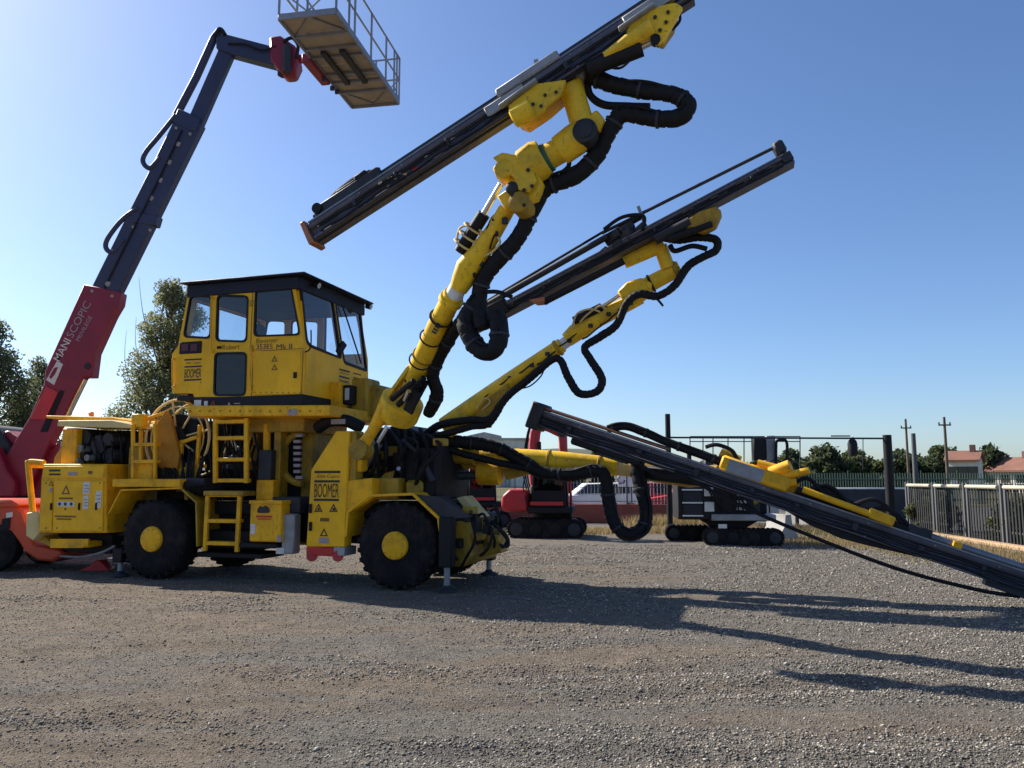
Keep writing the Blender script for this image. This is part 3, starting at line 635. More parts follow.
# front face lettering
for z0, z1 in ((3.50, 3.53), (3.38, 3.41), (3.18, 3.20)):
    MB().box(uf(3.4) - .002, 1.22, z0, uf(3.4) + .007, 1.58, z1).build('stripe', 'decal_black', cab)
text('lettering', 'BOOMER', (uf(3.3), 1.23, 3.22), (0, 1, 0), ZU, .13, .34, 'decal_black', cab, lift=.006)
text('lettering', 'Atlas Copco', (uf(3.4), 1.24, 3.44), (0, 1, 0), ZU, .045, .32, 'decal_brown', cab, shear=.25, lift=.006)
for z0 in (3.42, 3.50): MB().box(uf(3.4) - .002, 1.72, z0, uf(3.4) + .007, 2.0, z0 + .025).build('stripe', 'decal_brown', cab)
# roof
rz0 = 4.68
roof = MB().box(PO[0][0] - .03, CV0 - .03, rz0, 2.56, CV1 + .02, rz0 + .215).build('cab_roof', 'navy_roof', cab, .02)
MB().prism([(PO[0][0] - .08, rz0 + .216), (2.74, rz0 + .216), (2.70, rz0 + .25), (PO[0][0] - .08, rz0 + .25)], CV0 - .12, CV1 + .04).build('roof_plate', 'navy_roof', roof, .01)
rz0 += .13
for v_, u_ in ((.45, 2.60), (2.2, 2.66)):
    MB().cyl((u_, v_, rz0 + .03), (u_ + .09, v_, rz0 + .0), .055, 14).build('work_lamp', 'black', roof); MB().cyl((u_ + .09, v_, rz0 + .0), (u_ + .095, v_, rz0 - .002), .048, 14).build('lamp_lens', 'lamp', roof)
MB().beam((uf(4.6) + .03, 1.45, 4.68), (uf(3.75) + .03, 2.0, 3.72), .02, .02).build('wiper', 'black', cab)
MB().beam((uf(3.8) + .05, 1.12, 3.78), (uf(3.8) + .09, 1.26, 3.98), .06, .12).build('mirror', 'black', cab, .01)
# skirt below the front of the cab
MB().prism([(uf(0) - .3, 2.70), (uf(0) + .02, 2.70), (uf(0) + .02, 2.84), (uf(0) - .3, 2.84)], CV0, CV1).build('cab_base_front', 'black', cab, .01)

# cab fittings: grab rails, hinges, door handle, seals, rivets
for x, y0, y1 in ((213.6, 300, 350), (252.8, 352, 390), (175, 360, 385)):
    a, b = S(x, y0, CV0), S(x, y1, CV0); q = Vector((0, -.06, 0)); MB().tube(spline([a, a + q, b + q, b], 4), .012, 8).build('grab_rail', 'yellow', cab)
for y in (300, 345, 385): MB().box(*bx(249.6, y, 252.4, y + 6, CV0 - .02, CV0 + .01)).build('door_hinge', 'yellow_dirty', cab, .004)
MB().box(*bx(216.5, 346, 220.5, 348.5, CV0 - .03, CV0 + .01)).build('door_handle', 'black', cab, .006)
MB().box(*bx(293, 372, 296, 378, CV0 - .04, CV0 - .01)).build('hatch_latch', 'black', cab, .005)
for k in range(9): MB().lathe(S(255 + k * 5.6, 392.5, CV0 - .016), (0, -1, 0), [(.012, 0), (.010, .008), (0, .01)], 8).build('rivet', 'yellow_dirty', cab)
for k in range(14): MB().lathe(S(190 + k * 10, 411, -.02), (0, -1, 0), [(.018, 0), (.018, .012), (0, .014)], 6).build('bolt', 'yellow_dirty', rig)
for x, y in ((46, 483), (100, 483), (100, 528), (57, 528), (46, 528)): MB().lathe(S(x, y, .075), (0, -1, 0), [(.012, 0), (.012, .008), (0, .01)], 6).build('bolt', 'dark_steel', rig)
mb_ = MB().tube(spline([S(305, 352, CV0), S(309, 350, CV0 - .1), S(311, 344, CV0 - .15), S(311, 330, CV0 - .15)], 4), .012, 6).build('mirror_arm', 'black', cab)

# ---- front end of the rig
bp_ = MB().prism(poly([(336, 431), (350, 431), (347, 481), (344.5, 547), (306, 547), (311, 470)], .0), .0, .22).build('boomer_panel', 'yellow_clean', rig, .012)
mark('stripe', 314.5, 470.8, 340, 473.2, 0, 'decal_black', bp_); mark('stripe', 314.3, 480.2, 339.5, 482.5, 0, 'decal_black', bp_); mark('stripe', 313.8, 498.7, 338.6, 501, 0, 'decal_black', bp_)
sign_text('lettering', 'Atlas Copco', 316, 474.2, 339.5, 479, -.003, 'decal_brown', bp_, .3)
sign_text('lettering', 'BOOMER', 314.2, 483.6, 338.8, 497.6, -.003, 'decal_black', bp_, 0, 0)
warn(318.5, 509, 4.2, 0, bp_); warn(333.5, 509, 4.2, 0, bp_); warn(324, 533.5, 4, 0, bp_)
mark('warning_mark', 317.5, 508, 319.5, 510.5, 0, 'decal_black', bp_); mark('warning_mark', 332.5, 508, 334.8, 510.5, 0, 'decal_black', bp_)
mark('number_mark', 320, 518, 329, 521.5, 0, 'decal_brown', bp_); mark('label_plate', 319, 537.5, 328.5, 543.5, 0, 'decal_grey', bp_)
for y in (508, 526): MB().box(*bx(308.5, y - 4, 311, y + 5, -.03, .05)).build('panel_hinge', 'black', bp_, .004)
fb = rbox('corner_bumper', (306, 547.3, 333, 556), -.03, .35, 'decal_red', rig, .01); rbox('bumper_end', (333.2, 547.3, 344.5, 556), -.03, .35, 'grey_steel', fb, .01)
for x in (312, 338): MB().cyl(S(x, 556, -.03), S(x, 556, .35), .085, 18).build('bumper_roller', 'red', fb)
rbox('panel_post', (349.5, 431, 356, 482), .05, .3, 'yellow_dirty')
for k in range(4): MB().box(*bx(350, 433 + k * 5, 362, 435.5 + k * 5, .12, .5)).build('step_bar', 'yellow_dirty', rig, .004)
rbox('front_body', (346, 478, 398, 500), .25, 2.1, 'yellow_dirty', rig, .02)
MB().prism(poly([(345, 481), (372, 478), (372, 498), (350, 512), (345, 530)], .02), .02, .28).build('front_side_plate', 'yellow', rig, .01)
rbox('fuel_filter', (349, 455, 361, 472), .1, .35, 'yellow', rig, .03)
plate_path('mudguard', [(346.5, 536), (348.5, 513), (369, 497), (412, 495.5), (437, 519), (438.5, 531)], .0, .55, .04, 'yellow')
fd = MB(); a_, b_, c_ = S(411, 495, .05), S(432, 497, .05), S(472, 517, .05)
fd.prism(poly([(413, 494), (440, 497), (472, 517), (440, 520)], .05), .05, .08)
fd.add([S(412, 495, .02), S(439, 520, .02), S(468, 521, .6), S(440, 497, .6)], [(0, 1, 2, 3)])
fd.build('mudguard_cover', 'dark_steel', rig)
MB().prism(poly([(412, 496), (440, 519), (462, 524), (468, 521), (440, 496)], .42), .42, .75).build('front_cover', 'dark_steel', rig, .02)
MB().prism(poly([(456, 498), (464, 496), (482, 517), (474, 521)], .8), .8, 1.2).build('front_slope', 'cream', rig, .01)
MB().prism(poly([(438, 525), (460, 521), (468, 524), (470, 556), (463, 567), (440, 566)], .35), .35, 1.9).build('front_frame', 'yellow_dirty', rig, .02)
MB().prism(poly([(474, 532), (500, 529), (501, 553), (474, 558)], 1.0), 1.0, 1.35).build('front_block', 'yellow_dirty', rig, .015)
MB().prism(poly([(466, 519), (478, 516), (492, 527), (474, 531)], .9), .9, 1.2).build('front_bracket', 'yellow_dirty', rig, .015)
fh = MB()
for q in ([(472, 522, .25), (475, 540, .2), (465, 560, .25), (461, 568, .3)], [(455, 520, .2), (448, 535, .1), (450, 550, .1), (458, 560, .2)], [(490, 522, .3), (506, 535, .2), (508, 546, .2), (500, 545, .25)], [(484, 520, .3), (492, 532, .2), (488, 548, .2), (480, 556, .25)], [(498, 528, .4), (507, 540, .35), (502, 548, .4)]):
    fh.tube(spline([S(*p) for p in q], 6), .022, 6)
fh.build('jack_hoses', 'hose', rig)
def jack(x, y0, ym, y1, v, name='stabiliser'):
    p0, p1 = S(x, y0, v), S(x, ym, v); b = Vector((p0.x, v, 0.05))
    j = MB().box(p0.x - .10, v - .10, p1.z, p0.x + .10, v + .10, p0.z).build(name, 'black', rig, .015)
    MB().cyl((p0.x, v, p1.z + .02), b, .045, 16).build('jack_rod', 'grey_steel', j)
    MB().lathe((p0.x, v, 0.012), (0, 0, 1), [(.15, 0), (.15, .03), (.07, .06), (.05, .09), (0, .09)], 20).build('jack_foot', 'dark_steel', j)
jack(447.5, 517, 567, 600, .08); jack(489, 530, 560, 578, 2.2)
jack(121.5, 548, 562, 584, .20); jack(178, 548, 566, 582, .85)
# boom carrier behind the panel
MB().prism(poly([(352, 452), (366, 432), (400, 424), (436, 440), (440, 478), (436, 500), (356, 500)], .75), .75, 2.15).build('boom_carrier', 'black', rig, .03)
MB().prism(poly([(360, 480), (395, 470), (395, 500), (360, 500)], .5), .5, .75).build('carrier_plate', 'yellow_dirty', rig, .02)
rbox('carrier_block', (398, 448, 436, 497), .5, .76, 'black', rig, .03); rbox('carrier_valve', (404, 480, 422, 496), .40, .5, 'yellow_dirty', rig, .05)
MB().cyl(S(362, 468, .45), S(378, 443, .4), .085, 16).build('swing_cylinder', 'grey_steel', rig); MB().cyl(S(378, 443, .4), S(388, 427, .4), .05, 12).build('swing_rod', 'chrome', rig)
MB().box(*bx(327, 382, 340, 407, .9, 1.2)).build('lamp_bracket', 'yellow', rig, .01)
lb = rbox('front_lamp', (342, 385, 351, 404), 1.0, 1.3, 'black'); rbox('lamp_lens', (344.5, 388, 349, 400), .985, 1.0, 'lamp', lb)
rbox('hose_tower', (351, 378, 367, 420), 1.2, 1.7, 'yellow_dirty', rig, .03); rbox('hose_tower', (367, 385, 381, 420), 1.35, 1.9, 'yellow_dirty', rig, .05)
MB().tube(spline([S(318, 428, .55), S(330, 421, .45), S(347, 421, .4), S(362, 428, .45)], 6), .10, 12).build('hose_bundle', 'hose', rig)
MB().box(*bx(331, 419, 345, 424, .28, .34)).build('bundle_label', 'decal_grey', rig)
hz = MB(); rr = random.Random(9)
for k in range(10):
    x = 360 + 7.5 * k; hz.tube(spline([S(x, 428 + rr.random() * 10, .7), S(x + rr.uniform(0, 14), 446 + rr.random() * 8, .55 - .3 * rr.random()), S(x + rr.uniform(-5, 10), 466 + rr.random() * 10, .5 - .2 * rr.random()), S(x + rr.uniform(-10, 8), 494, .7)], 6), .032, 8)
hz.build('carrier_hoses', 'hose', rig)

rr = random.Random(31)
for k in range(22):                                 # valves, fittings and brackets crowding the boom carrier
    x, y = 358 + rr.random() * 78, 434 + rr.random() * 56; v_ = .42 + rr.random() * .25; p = S(x, y, v_); kind = k % 5
    if kind == 0: MB().box(p.x, v_, p.z, p.x + rr.uniform(.1, .25), v_ + .2, p.z + rr.uniform(.06, .16)).build('bracket', 'yellow_dirty', rig, .012)
    elif kind == 1: MB().cyl(p, p + Vector((rr.uniform(-.2, .3), -.05, rr.uniform(-.25, .3))), rr.uniform(.03, .06), 12).build('cylinder', 'dark_steel', rig)
    elif kind == 2: MB().cyl(p, p + Vector((.02, -.12, .05)), .035, 8).build('fitting', 'chrome', rig)
    elif kind == 3: MB().box(p.x, v_ - .1, p.z, p.x + .14, v_ + .1, p.z + .14).build('valve_block', 'black', rig, .012)
    else: MB().tube(spline([p, p + Vector((rr.uniform(-.2, .2), -.15, -.1)), p + Vector((rr.uniform(-.3, .3), -.1, -.35)), p + Vector((rr.uniform(-.2, .3), .1, -.45))], 5), .022, 6).build('hose', 'hose', rig)
for k in range(16):
    x, y = 448 + rr.random() * 50, 505 + rr.random() * 50; v_ = .2 + rr.random() * .5; p = S(x, y, v_)
    if k % 4 == 0: MB().box(p.x, v_, p.z, p.x + .18, v_ + .2, p.z + .10).build('bracket', 'yellow_dirty', rig, .01)
    elif k % 4 == 1: MB().box(p.x, v_, p.z, p.x + .1, v_ + .15, p.z + .14).build('valve_block', 'black', rig, .01)
    elif k % 4 == 2: MB().tube(spline([p, p + Vector((.12, -.12, .02)), p + Vector((.2, -.1, -.15)), p + Vector((.15, .05, -.28))], 5), .02, 6).build('hose', 'hose', rig)
    else: MB().cyl(p, p + Vector((.03, -.1, .0)), .03, 8).build('fitting', 'dark_steel', rig)
# ---- ribbed hose helper: heavy bundle wrapped in spiral sleeve
def hose_run(name, pts, r, parent, rings=True, n=14):
    sp = spline(pts, 10); L = [0.0]
    for a, b in zip(sp, sp[1:]): L.append(L[-1] + (b - a).length)
    step = max(0.014, r * .16); P = []; t = 0.0; i = 0
    while t < L[-1]:
        while i < len(L) - 2 and L[i + 1] < t: i += 1
        f = (t - L[i]) / max(1e-6, L[i + 1] - L[i]); P.append(sp[i].lerp(sp[i + 1], f)); t += step
    r *= .86; m_ = MB().tube(P, r * .90, n); pitch = r * 1.15
    for k, p in enumerate(P):
        t = k * step; ph = t / pitch
        for j in range(n):
            q = (ph + j / n) % 1.0; v_ = m_.v[k * n + j]
            wr = (.06 * (1 - q) - (.10 if q > .86 else 0)) if rings else 0.0
            sc = 1 + wr + .045 * math.sin(t * 7.3 + j) + .035 * math.sin(t * 15.1 + 2.2 * j)
            m_.v[k * n + j] = p + (v_ - p) * sc
    o = m_.build(name, 'hose', parent, angle=75)
    if r > .07:                                     # clamps and a thin stray line beside the bundle
        for k in range(6, len(P) - 6, max(8, int(.55 / step))):
            e_ = (P[k + 1] - P[k - 1]).normalized(); MB().lathe(P[k] - e_ * .02, e_, [(r * .96, 0), (r * 1.05, .006), (r * 1.05, .034), (r * .96, .04)], 14).build('hose_clamp', 'dark_steel', parent)
        off = Vector((0, -r * .75, r * .62)); m2 = MB().tube(spline([p + off * (1 + .18 * math.sin(k * 1.7)) for k, p in enumerate(P[::max(1, len(P) // 14)])], 5), .018, 6); m2.build('thin_hose', 'hose', parent)
    return o
def steel_tube(m_, px, r, n=20): m_.tube([S(*p) for p in px], r, n); return m_

v2 = 1.25
def V2(px, py, dv=0): return S(px, py, v2 + dv)
# ================= boom 1, the raised near boom
_K = [(1.0, 1.0), (.5, .25), (.35, -.15), (.0, -.70), (-.15, -.95), (-.4, -1.32), (-.9, -1.58), (-1.1, -1.70), (-1.5, -1.82), (-2.2, -2.2), (-3, -3)]
def RM(v):                                          # the boom swings out towards the near side as it rises
    for (a, fa), (b, fb) in zip(_K, _K[1:]):
        if v >= b: return fa + (fb - fa) * (v - a) / (b - a)
    return v
def V(px, py, v): return S(px, py, RM(v))
b1 = MB().tube([V(409, 393, .35), V(418, 370, .2), V(438, 325, -.15), V(454, 294, -.4)], [.155, .15, .142, .136], 24).build('boom', 'yellow_boom', rig)
drum = MB(); A, B = V(397, 415, .42), V(409, 386, .33)
drum.lathe(A, B - A, [(.20, -.03), (.31, -.02), (.325, .02), (.325, .28), (.28, .31), (0, .31)], 28); drum.build('boom_drum', 'yellow_boom', b1)
for dx, dv in ((-9, -.05), (10, .1)):
    MB().beam(V(399 + dx * 1.2, 398, .36 + dv), V(418 + dx * .75, 366, .2 + dv), .06, .12, (0, 1, 0)).build('yoke_plate', 'yellow_boom', b1, .01)
MB().beam(V(408, 412, .08), V(416, 391, .0), .16, .05, (0, 1, 0)).build('drum_band', 'black', b1, .01)
mm = MB()
for k, (x0, y0, x1, y1) in enumerate(((392, 399, 414, 381), (398, 405, 420, 384), (404, 398, 424, 378), (414, 404, 426, 382))): mm.cyl(V(x0, y0, .12 + .05 * k), V(x1, y1, .0 + .05 * k), .045, 10)
mm.build('yoke_cylinders', 'black', b1); MB().cyl(V(405, 400, .02), V(409, 391, -.05), .035, 10).build('pin', 'chrome', b1)
MB().tube([V(361, 448, .35), V(372, 432, .34), V(387, 405, .32)], [.10, .085, .12], 14).build('link_arm', 'yellow', b1)
MB().lathe(V(361, 450, .35), (0, 1, 0), [(.15, -.12), (.15, .12), (0, .12)], 20).build('link_eye', 'yellow_dirty', b1)
def collar(p, q, r, w, mat, parent, name='collar'):
    p, q = Vector(p), Vector(q); e_ = (q - p).normalized(); return MB().lathe(p - e_ * w / 2, e_, [(r * .9, 0), (r, .01), (r, w - .01), (r * .9, w)], 24).build(name, mat, parent)
collar(V(424, 356, .1), V(438, 325, -.15), .172, .05, 'yellow_dirty', b1); collar(V(441, 319, -.2), V(454, 294, -.4), .160, .05, 'yellow_dirty', b1); collar(V(451, 300, -.36), V(454, 294, -.4), .165, .09, 'yellow_boom', b1)
for k in range(4): MB().beam(V(432 + k * 1.4, 331 - k * 2.6, -.30), V(436.5 + k * 1.4, 333.6 - k * 2.6, -.30), .03, .004, (0, 1, 0)).build('boom_lettering', 'decal_black', b1)
bk = MB()
for x, y in ((420, 361), (431, 338), (441, 318)): bk.torus(V(x, y, .05 - (x - 420) * .014), V(x + 8, y - 17, -.1 - (x - 420) * .014) - V(x, y, .05 - (x - 420) * .014), .158, .012, 20, 6)
bk.build('hose_clamps', 'black', b1)
MB().tube([V(452, 299, -.38), V(463, 279, -.52)], .118, 22).build('inner_tube', 'white', b1)
up = MB().tube([V(458, 290, -.48), V(463, 280, -.52), V(468, 268, -.56), V(482, 250, -.66), V(496, 228, -.80), V(507, 209, -.9)], [.13, .165, .185, .15, .125, .12], 20, squash=.85).build('outer_arm', 'yellow_boom', b1)
MB().cyl(V(460, 252, -.72), V(484, 214, -.95), .085, 16).build('tilt_cylinder', 'black', b1); MB().cyl(V(483, 215, -.94), V(501, 184, -1.08), .04, 14).build('tilt_rod', 'chrome', b1)
cg = MB()
for k in range(3): cg.torus(V(464 + 5 * k, 245 - 8 * k, -.74 - .04 * k), V(484, 214, -.95) - V(460, 252, -.72), .14, .016, 18, 6)
cg.tube(spline([V(456, 243, -.85), V(460, 228, -.88), V(472, 226, -.92), V(482, 232, -.92)], 5), .016, 6)
cg.tube(spline([V(480, 258, -.75), V(492, 252, -.8), V(500, 243, -.86), V(497, 236, -.9)], 5), .016, 6)
cg.build('cylinder_guard', 'cream', b1)
kn = MB().prism([S2(x, y, RM(-1.1)) for x, y in ((496, 172), (505, 161), (523, 158), (536, 168), (545, 186), (538, 200), (522, 209), (508, 211), (500, 200), (512, 192), (512, 182), (500, 182))], RM(-1.1) - .14, RM(-1.1) + .14).build('knuckle', 'yellow_boom', b1, .012)
for x, y, r_ in ((503, 168, .12), (518, 201, .13), (511, 187, .08)): MB().lathe(S(x, y, RM(-1.1) - .25), (0, 1, 0), [(r_ * .5, -.01), (r_, .02), (r_, .46), (r_ * .5, .49)], 20).build('knuckle_pin', 'dark_steel' if x == 511 else ('yellow_dirty' if x > 505 else 'yellow_boom'), b1)
for dv in (RM(-1.1) - .22, RM(-1.1) + .16): MB().prism([S2(x, y, RM(-1.1)) for x, y in ((498, 164), (507, 159), (527, 162), (536, 172), (541, 186), (533, 198), (523, 196), (519, 184), (510, 176))], dv, dv + .06).build('knuckle_cheek', 'yellow_boom', b1, .01)
kb = MB()
for x, y in ((512, 195), (524, 190), (507, 172), (524, 205), (532, 186), (528, 170)): kb.cyl(S(x, y, RM(-1.1) - .25), S(x, y, RM(-1.1) - .2), .026, 6)
kb.build('knuckle_bolts', 'dark_steel', b1)
MB().lathe(V(524, 170, -1.12), V(543, 158, -1.16) - V(524, 170, -1.12), [(.20, -.02), (.25, .03), (.26, .22), (.23, .30), (0, .30)], 26).build('rotary_unit', 'yellow_boom', b1)
MB().tube([V(538, 163, -1.14), V(592, 132, -1.3)], [.165, .15], 24).build('roll_tube', 'yellow_boom', b1)
collar(V(546, 158.5, -1.16), V(592, 132, -1.3), .185, .10, 'green_band', b1, 'green_band')
MB().tube([V(560, 151, -1.22), V(575, 140, -1.28), V(594, 122, -1.34)], [.19, .20, .15], 18).build('head_block', 'yellow_boom', b1)
MB().lathe(S(584, 129, RM(-1.4) - .19), (0, 1, 0), [(.06, 0), (.10, .005), (.10, .02), (.15, .03), (.15, .36), (.08, .38)], 22).build('head_pivot', 'dark_steel', b1)
MB().prism([S2(x, y, RM(-1.3)) for x, y in ((588, 120), (598, 113), (606, 122), (600, 134), (590, 132))], RM(-1.3) - .11, RM(-1.3) + .11).build('head_ear', 'yellow_boom', b1, .02)
MB().tube([V(582, 124, -1.4), V(574, 96, -1.5), V(570, 88, -1.52)], [.15, .145, .17], 20).build('head_post', 'yellow_boom', b1)
MB().prism([S2(x, y, RM(-1.5)) for x, y in ((562, 90), (566, 80), (575, 68), (582, 68), (584, 76), (580, 84), (572, 98))], RM(-1.5) - .1, RM(-1.5) + .1).build('post_bracket', 'yellow_boom', b1, .02)
MB().lathe(S(577, 69, RM(-1.5) - .15), (0, 1, 0), [(.05, 0), (.09, .01), (.09, .4), (.05, .41)], 16).build('bracket_pin', 'grey_steel', b1)
MB().prism([S2(x, y, -2.12) for x, y in ((508, 106), (514, 122), (523, 126), (545, 111), (547, 106), (561, 96), (566, 80), (553, 82), (537, 84))], -2.14, -2.08).build('cradle_bracket', 'yellow_boom', b1, .012)
MB().prism([S2(x, y, -1.9) for x, y in ((511, 110), (516, 121), (524, 124), (545, 110), (562, 95), (566, 82), (540, 92))], -2.079, -1.62).build('cradle_box', 'yellow_dirty', b1, .012)
MB().beam(S(500, 107, -2.17), S(537, 80.5, -2.17), .035, .10, (0, 1, 0)).build('slide_plate', 'grey_steel', b1, .008)
for x, y in ((520, 112), (533, 104), (528, 117), (545, 95), (541, 106), (556, 92)): MB().cyl(S(x, y, -2.165), S(x, y, -2.13), .022, 6).build('bolt', 'dark_steel', b1)
MB().lathe(V(518, 116, -2.12), V(546, 100, -2.12) - V(518, 116, -2.12), [(.09, -.08), (.125, -.06), (.125, .18), (.09, .2)], 20).build('cradle_cylinder', 'yellow_boom', b1)
MB().tube([V(604, 56, -2.0), V(630, 40, -2.05), V(652, 28, -2.05)], [.04, .085, .12], 12).build('cradle_arm', 'yellow_boom', b1)
MB().prism([S2(x, y, -2.12) for x, y in ((626, 32), (632, 22), (660, 6), (676, 3), (683, 8), (674, 24), (664, 42), (655, 46), (649, 38), (634, 40))], -2.14, -2.08).build('cradle_bracket', 'yellow_boom', b1, .012)
MB().prism([S2(x, y, -1.9) for x, y in ((640, 32), (662, 12), (676, 7), (672, 22), (661, 38))], -2.079, -1.62).build('cradle_box', 'yellow_dirty', b1, .012)
MB().beam(S(619, 30, -2.17), S(655, 5, -2.17), .035, .10, (0, 1, 0)).build('slide_plate', 'grey_steel', b1, .008)
for x, y in ((641, 26), (655, 17), (668, 12), (660, 30), (656, 40), (666, 22)): MB().cyl(S(x, y, -2.17), S(x, y, -2.13), .024, 6).build('bolt', 'dark_steel', b1)
MB().lathe(S(655, 38, -2.18), (0, 1, 0), [(.03, 0), (.06, .01), (.06, .1), (0, .1)], 14).build('cradle_pin', 'black', b1)
MB().cyl(V(588, 69, -1.85), V(642, 48, -1.9), .10, 14).build('dump_cylinder', 'black', b1); MB().cyl(V(640, 47, -1.6), V(658, 38, -1.62), .05, 10).build('dump_rod', 'chrome', b1)
MB().tube(spline([V(604, 66, -1.5), V(620, 68, -1.45), V(632, 58, -1.45)], 6), .016, 6).build('dump_hose', 'hose', b1)
MB().tube(spline([V(678, 8, -1.55), V(680, 20, -1.5), V(672, 30, -1.5)], 6), .018, 6).build('dump_hose', 'hose', b1)
hose_run('hose_bundle', [V(590, 76, -1.4), V(610, 84, -1.35), V(645, 91, -1.3), V(674, 95, -1.28), V(688, 105, -1.25), V(680, 117, -1.22), V(655, 119, -1.2), V(625, 114, -1.15), V(610, 124, -1.1)], .125, b1)
hose_run('thin_hose', [V(588, 78, -1.3), V(590, 95, -1.2), V(605, 105, -1.15), V(630, 106, -1.12), V(650, 107, -1.12)], .06, b1, False)
hose_run('hose_bundle', [V(620, 114, -1.15), V(610, 130, -1.1), V(596, 156, -1.0), V(575, 176, -.95), V(546, 188, -.9), V(534, 206, -.85), V(518, 238, -.75), V(498, 260, -.6), V(484, 278, -.5), V(479, 300, -.45), V(482, 330, -.5)], .135, b1)
MB().tube(spline([V(566, 150, -1.1), V(569, 165, -1.05), V(560, 174, -1.0)], 6), .03, 8).build('thin_hose', 'hose', b1)
hose_run('hose_bundle', [V(478, 300, -.42), V(466, 320, -.45), V(472, 340, -.5), V(484, 352, -.55), V(497, 346, -.55), V(499, 326, -.5), V(494, 314, -.45)], .15, b1)
hose_run('hose_bundle', [V(468, 316, -.3), V(455, 330, -.15), V(440, 355, .1), V(433, 375, .2), V(437, 395, .3), V(428, 414, .4)], .12, b1)
MB().tube(spline([V(486, 292, -.6), V(498, 292, -.62), V(512, 297, -.6)], 5), .028, 8).build('thin_hose', 'hose', b1)

rr = random.Random(17)
for k in range(26):                                 # clips, ports and small fittings along the raised boom
    t = k / 26; a_ = V(412 + (505 - 412) * t, 386 - (386 - 214) * t, .3 - 1.2 * t); n_ = Vector((-.10, -.06, -.04)) if k % 2 else Vector((.10, -.09, .02)); q = a_ + n_ * rr.uniform(.8, 1.3)
    if k % 3 == 0: MB().box(q.x - .03, q.y - .03, q.z - .03, q.x + .04, q.y + .03, q.z + .05).build('clip', 'dark_steel', b1, .006)
    elif k % 3 == 1: MB().cyl(q, q + Vector((.02, -.05, .03)), .022, 8).build('grease_port', 'dark_steel', b1)
    else: MB().tube(spline([q, q + Vector((.06, -.06, .10)), q + Vector((.10, -.03, .22)), q + Vector((.16, .0, .30))], 4), .012, 6).build('thin_hose', 'hose', b1)
for k in range(16):
    t = k / 16; a_ = V2(480 + (640 - 480) * t, 402 - (402 - 297) * t, -.12); q = a_ + Vector((rr.uniform(-.05, .05), 0, rr.uniform(-.08, .06)))
    if k % 2: MB().box(q.x - .03, q.y - .03, q.z - .02, q.x + .04, q.y + .03, q.z + .04).build('clip', 'dark_steel', rig, .006)
    else: MB().tube(spline([q, q + Vector((.1, -.05, .03)), q + Vector((.2, -.02, .12)), q + Vector((.3, 0, .2))], 4), .012, 6).build('thin_hose', 'hose', rig)
# ---- feed beam assembly
def feed(name, A, B, h, w, side_v=Vector((0, 1, 0)), detail=None):
    A, B = Vector(A), Vector(B); e = (B - A).normalized(); upv = side_v.cross(e) * -1
    if upv.z < 0: upv = -upv
    upv.normalize(); sd = e.cross(upv).normalized()
    prof = [(-.5, -.5), (.5, -.5), (.5, -.30), (.30, -.22), (.30, .12), (.5, .20), (.5, .5), (.28, .5), (.28, .36), (-.28, .36), (-.28, .5), (-.5, .5), (-.5, .20), (-.30, .12), (-.30, -.22), (-.5, -.30)]
    f = MB().profile(A, B, [(x * w, y * h) for x, y in prof], upv).build(name, 'feed_metal', rig, .008)
    def at(t, s=0.0, n=0.0): return A.lerp(B, t) - sd * s * w + upv * n * h
    f_ = dict(o=f, at=at, e=e, up=upv, sd=sd, L=(B - A).length)
    for s in (-1, 1):
        MB().beam(at(0.01, s * .42, .56), at(.99, s * .42, .56), .05, .10 * h, upv).build('slide_rail', 'rail_metal', f)
    for s, n in ((-.56, .02), (-.60, -.12), (-.55, -.36)):
        MB().tube([at(.03 + .94 * k / 40, s + .05 * math.sin(k * 1.9 + n * 9), n + .04 * math.sin(k * .9 + s * 20)) for k in range(41)], .011, 6).build('feed_line', 'hose', f)
    nb = int((B - A).length / .75); rq = random.Random(int(h * 1000))
    for k in range(1, nb):
        t = (k + rq.uniform(-.3, .3)) / nb; MB().beam(at(t, -.56, -.05), at(t + .006 + .006 * rq.random(), -.56, -.05), .04, rq.uniform(.3, .5) * h, upv).build('line_bracket', 'dark_steel', f, .004)
        for n in (-.40, .36): MB().cyl(at(t + .025, -.49, n), at(t + .025, -.53, n), .014, 6).build('bolt', 'rail_metal', f)
    return f_
# feed 1
F1 = feed('feed', S(314, 236, -1.95), S(690, -8, -1.95), .235, .27)
f1o, at = F1['o'], F1['at']
MB().beam(at(-.010, 0, .05), at(.004, 0, .05), .32, .34, F1['up']).build('end_plate', 'copper', f1o, .01)
MB().beam(at(0.02, 0, .92), at(1.0, 0, .92), .06, .06, F1['up']).build('drill_rod', 'dark_steel', f1o)
MB().cyl(at(0.05, .0, .95), at(1.0, .0, .95), .022, 10).build('rod_string', 'black', f1o)
MB().cyl(at(.01, -.35, -.66), at(.99, -.35, -.62), .018, 8).build('hose_wire', 'black', f1o)
for k, (t0, t1, n0, ww, hh, mt) in enumerate(((.03, .22, .80, .24, .20, 'dark_steel'), (.10, .20, 1.1, .20, .14, 'black'), (.155, .19, 1.3, .22, .10, 'black'), (.54, .70, .78, .34, .12, 'grey_steel'))):
    MB().beam(at(t0, 0, n0), at(t1, 0, n0), ww, hh, F1['up']).build(('rock_drill', 'drill_housing', 'drill_cap', 'rod_support')[k], mt, f1o, .02)
MB().tube(spline([at(.05, -.2, 1.0), at(.10, -.2, 1.35), at(.16, -.2, 1.45), at(.22, -.2, 1.1)], 6), .03, 8).build('drill_hose', 'hose', f1o)
MB().lathe(at(.045, -.5, 1.0), F1['sd'], [(.07, -.12), (.07, .02), (0, .02)], 16).build('hose_drum', 'black', f1o)
MB().beam(at(.645, 0, 1.0), at(.652, 0, 1.5), .10, .05, F1['e']).build('guide_post', 'grey_steel', f1o)
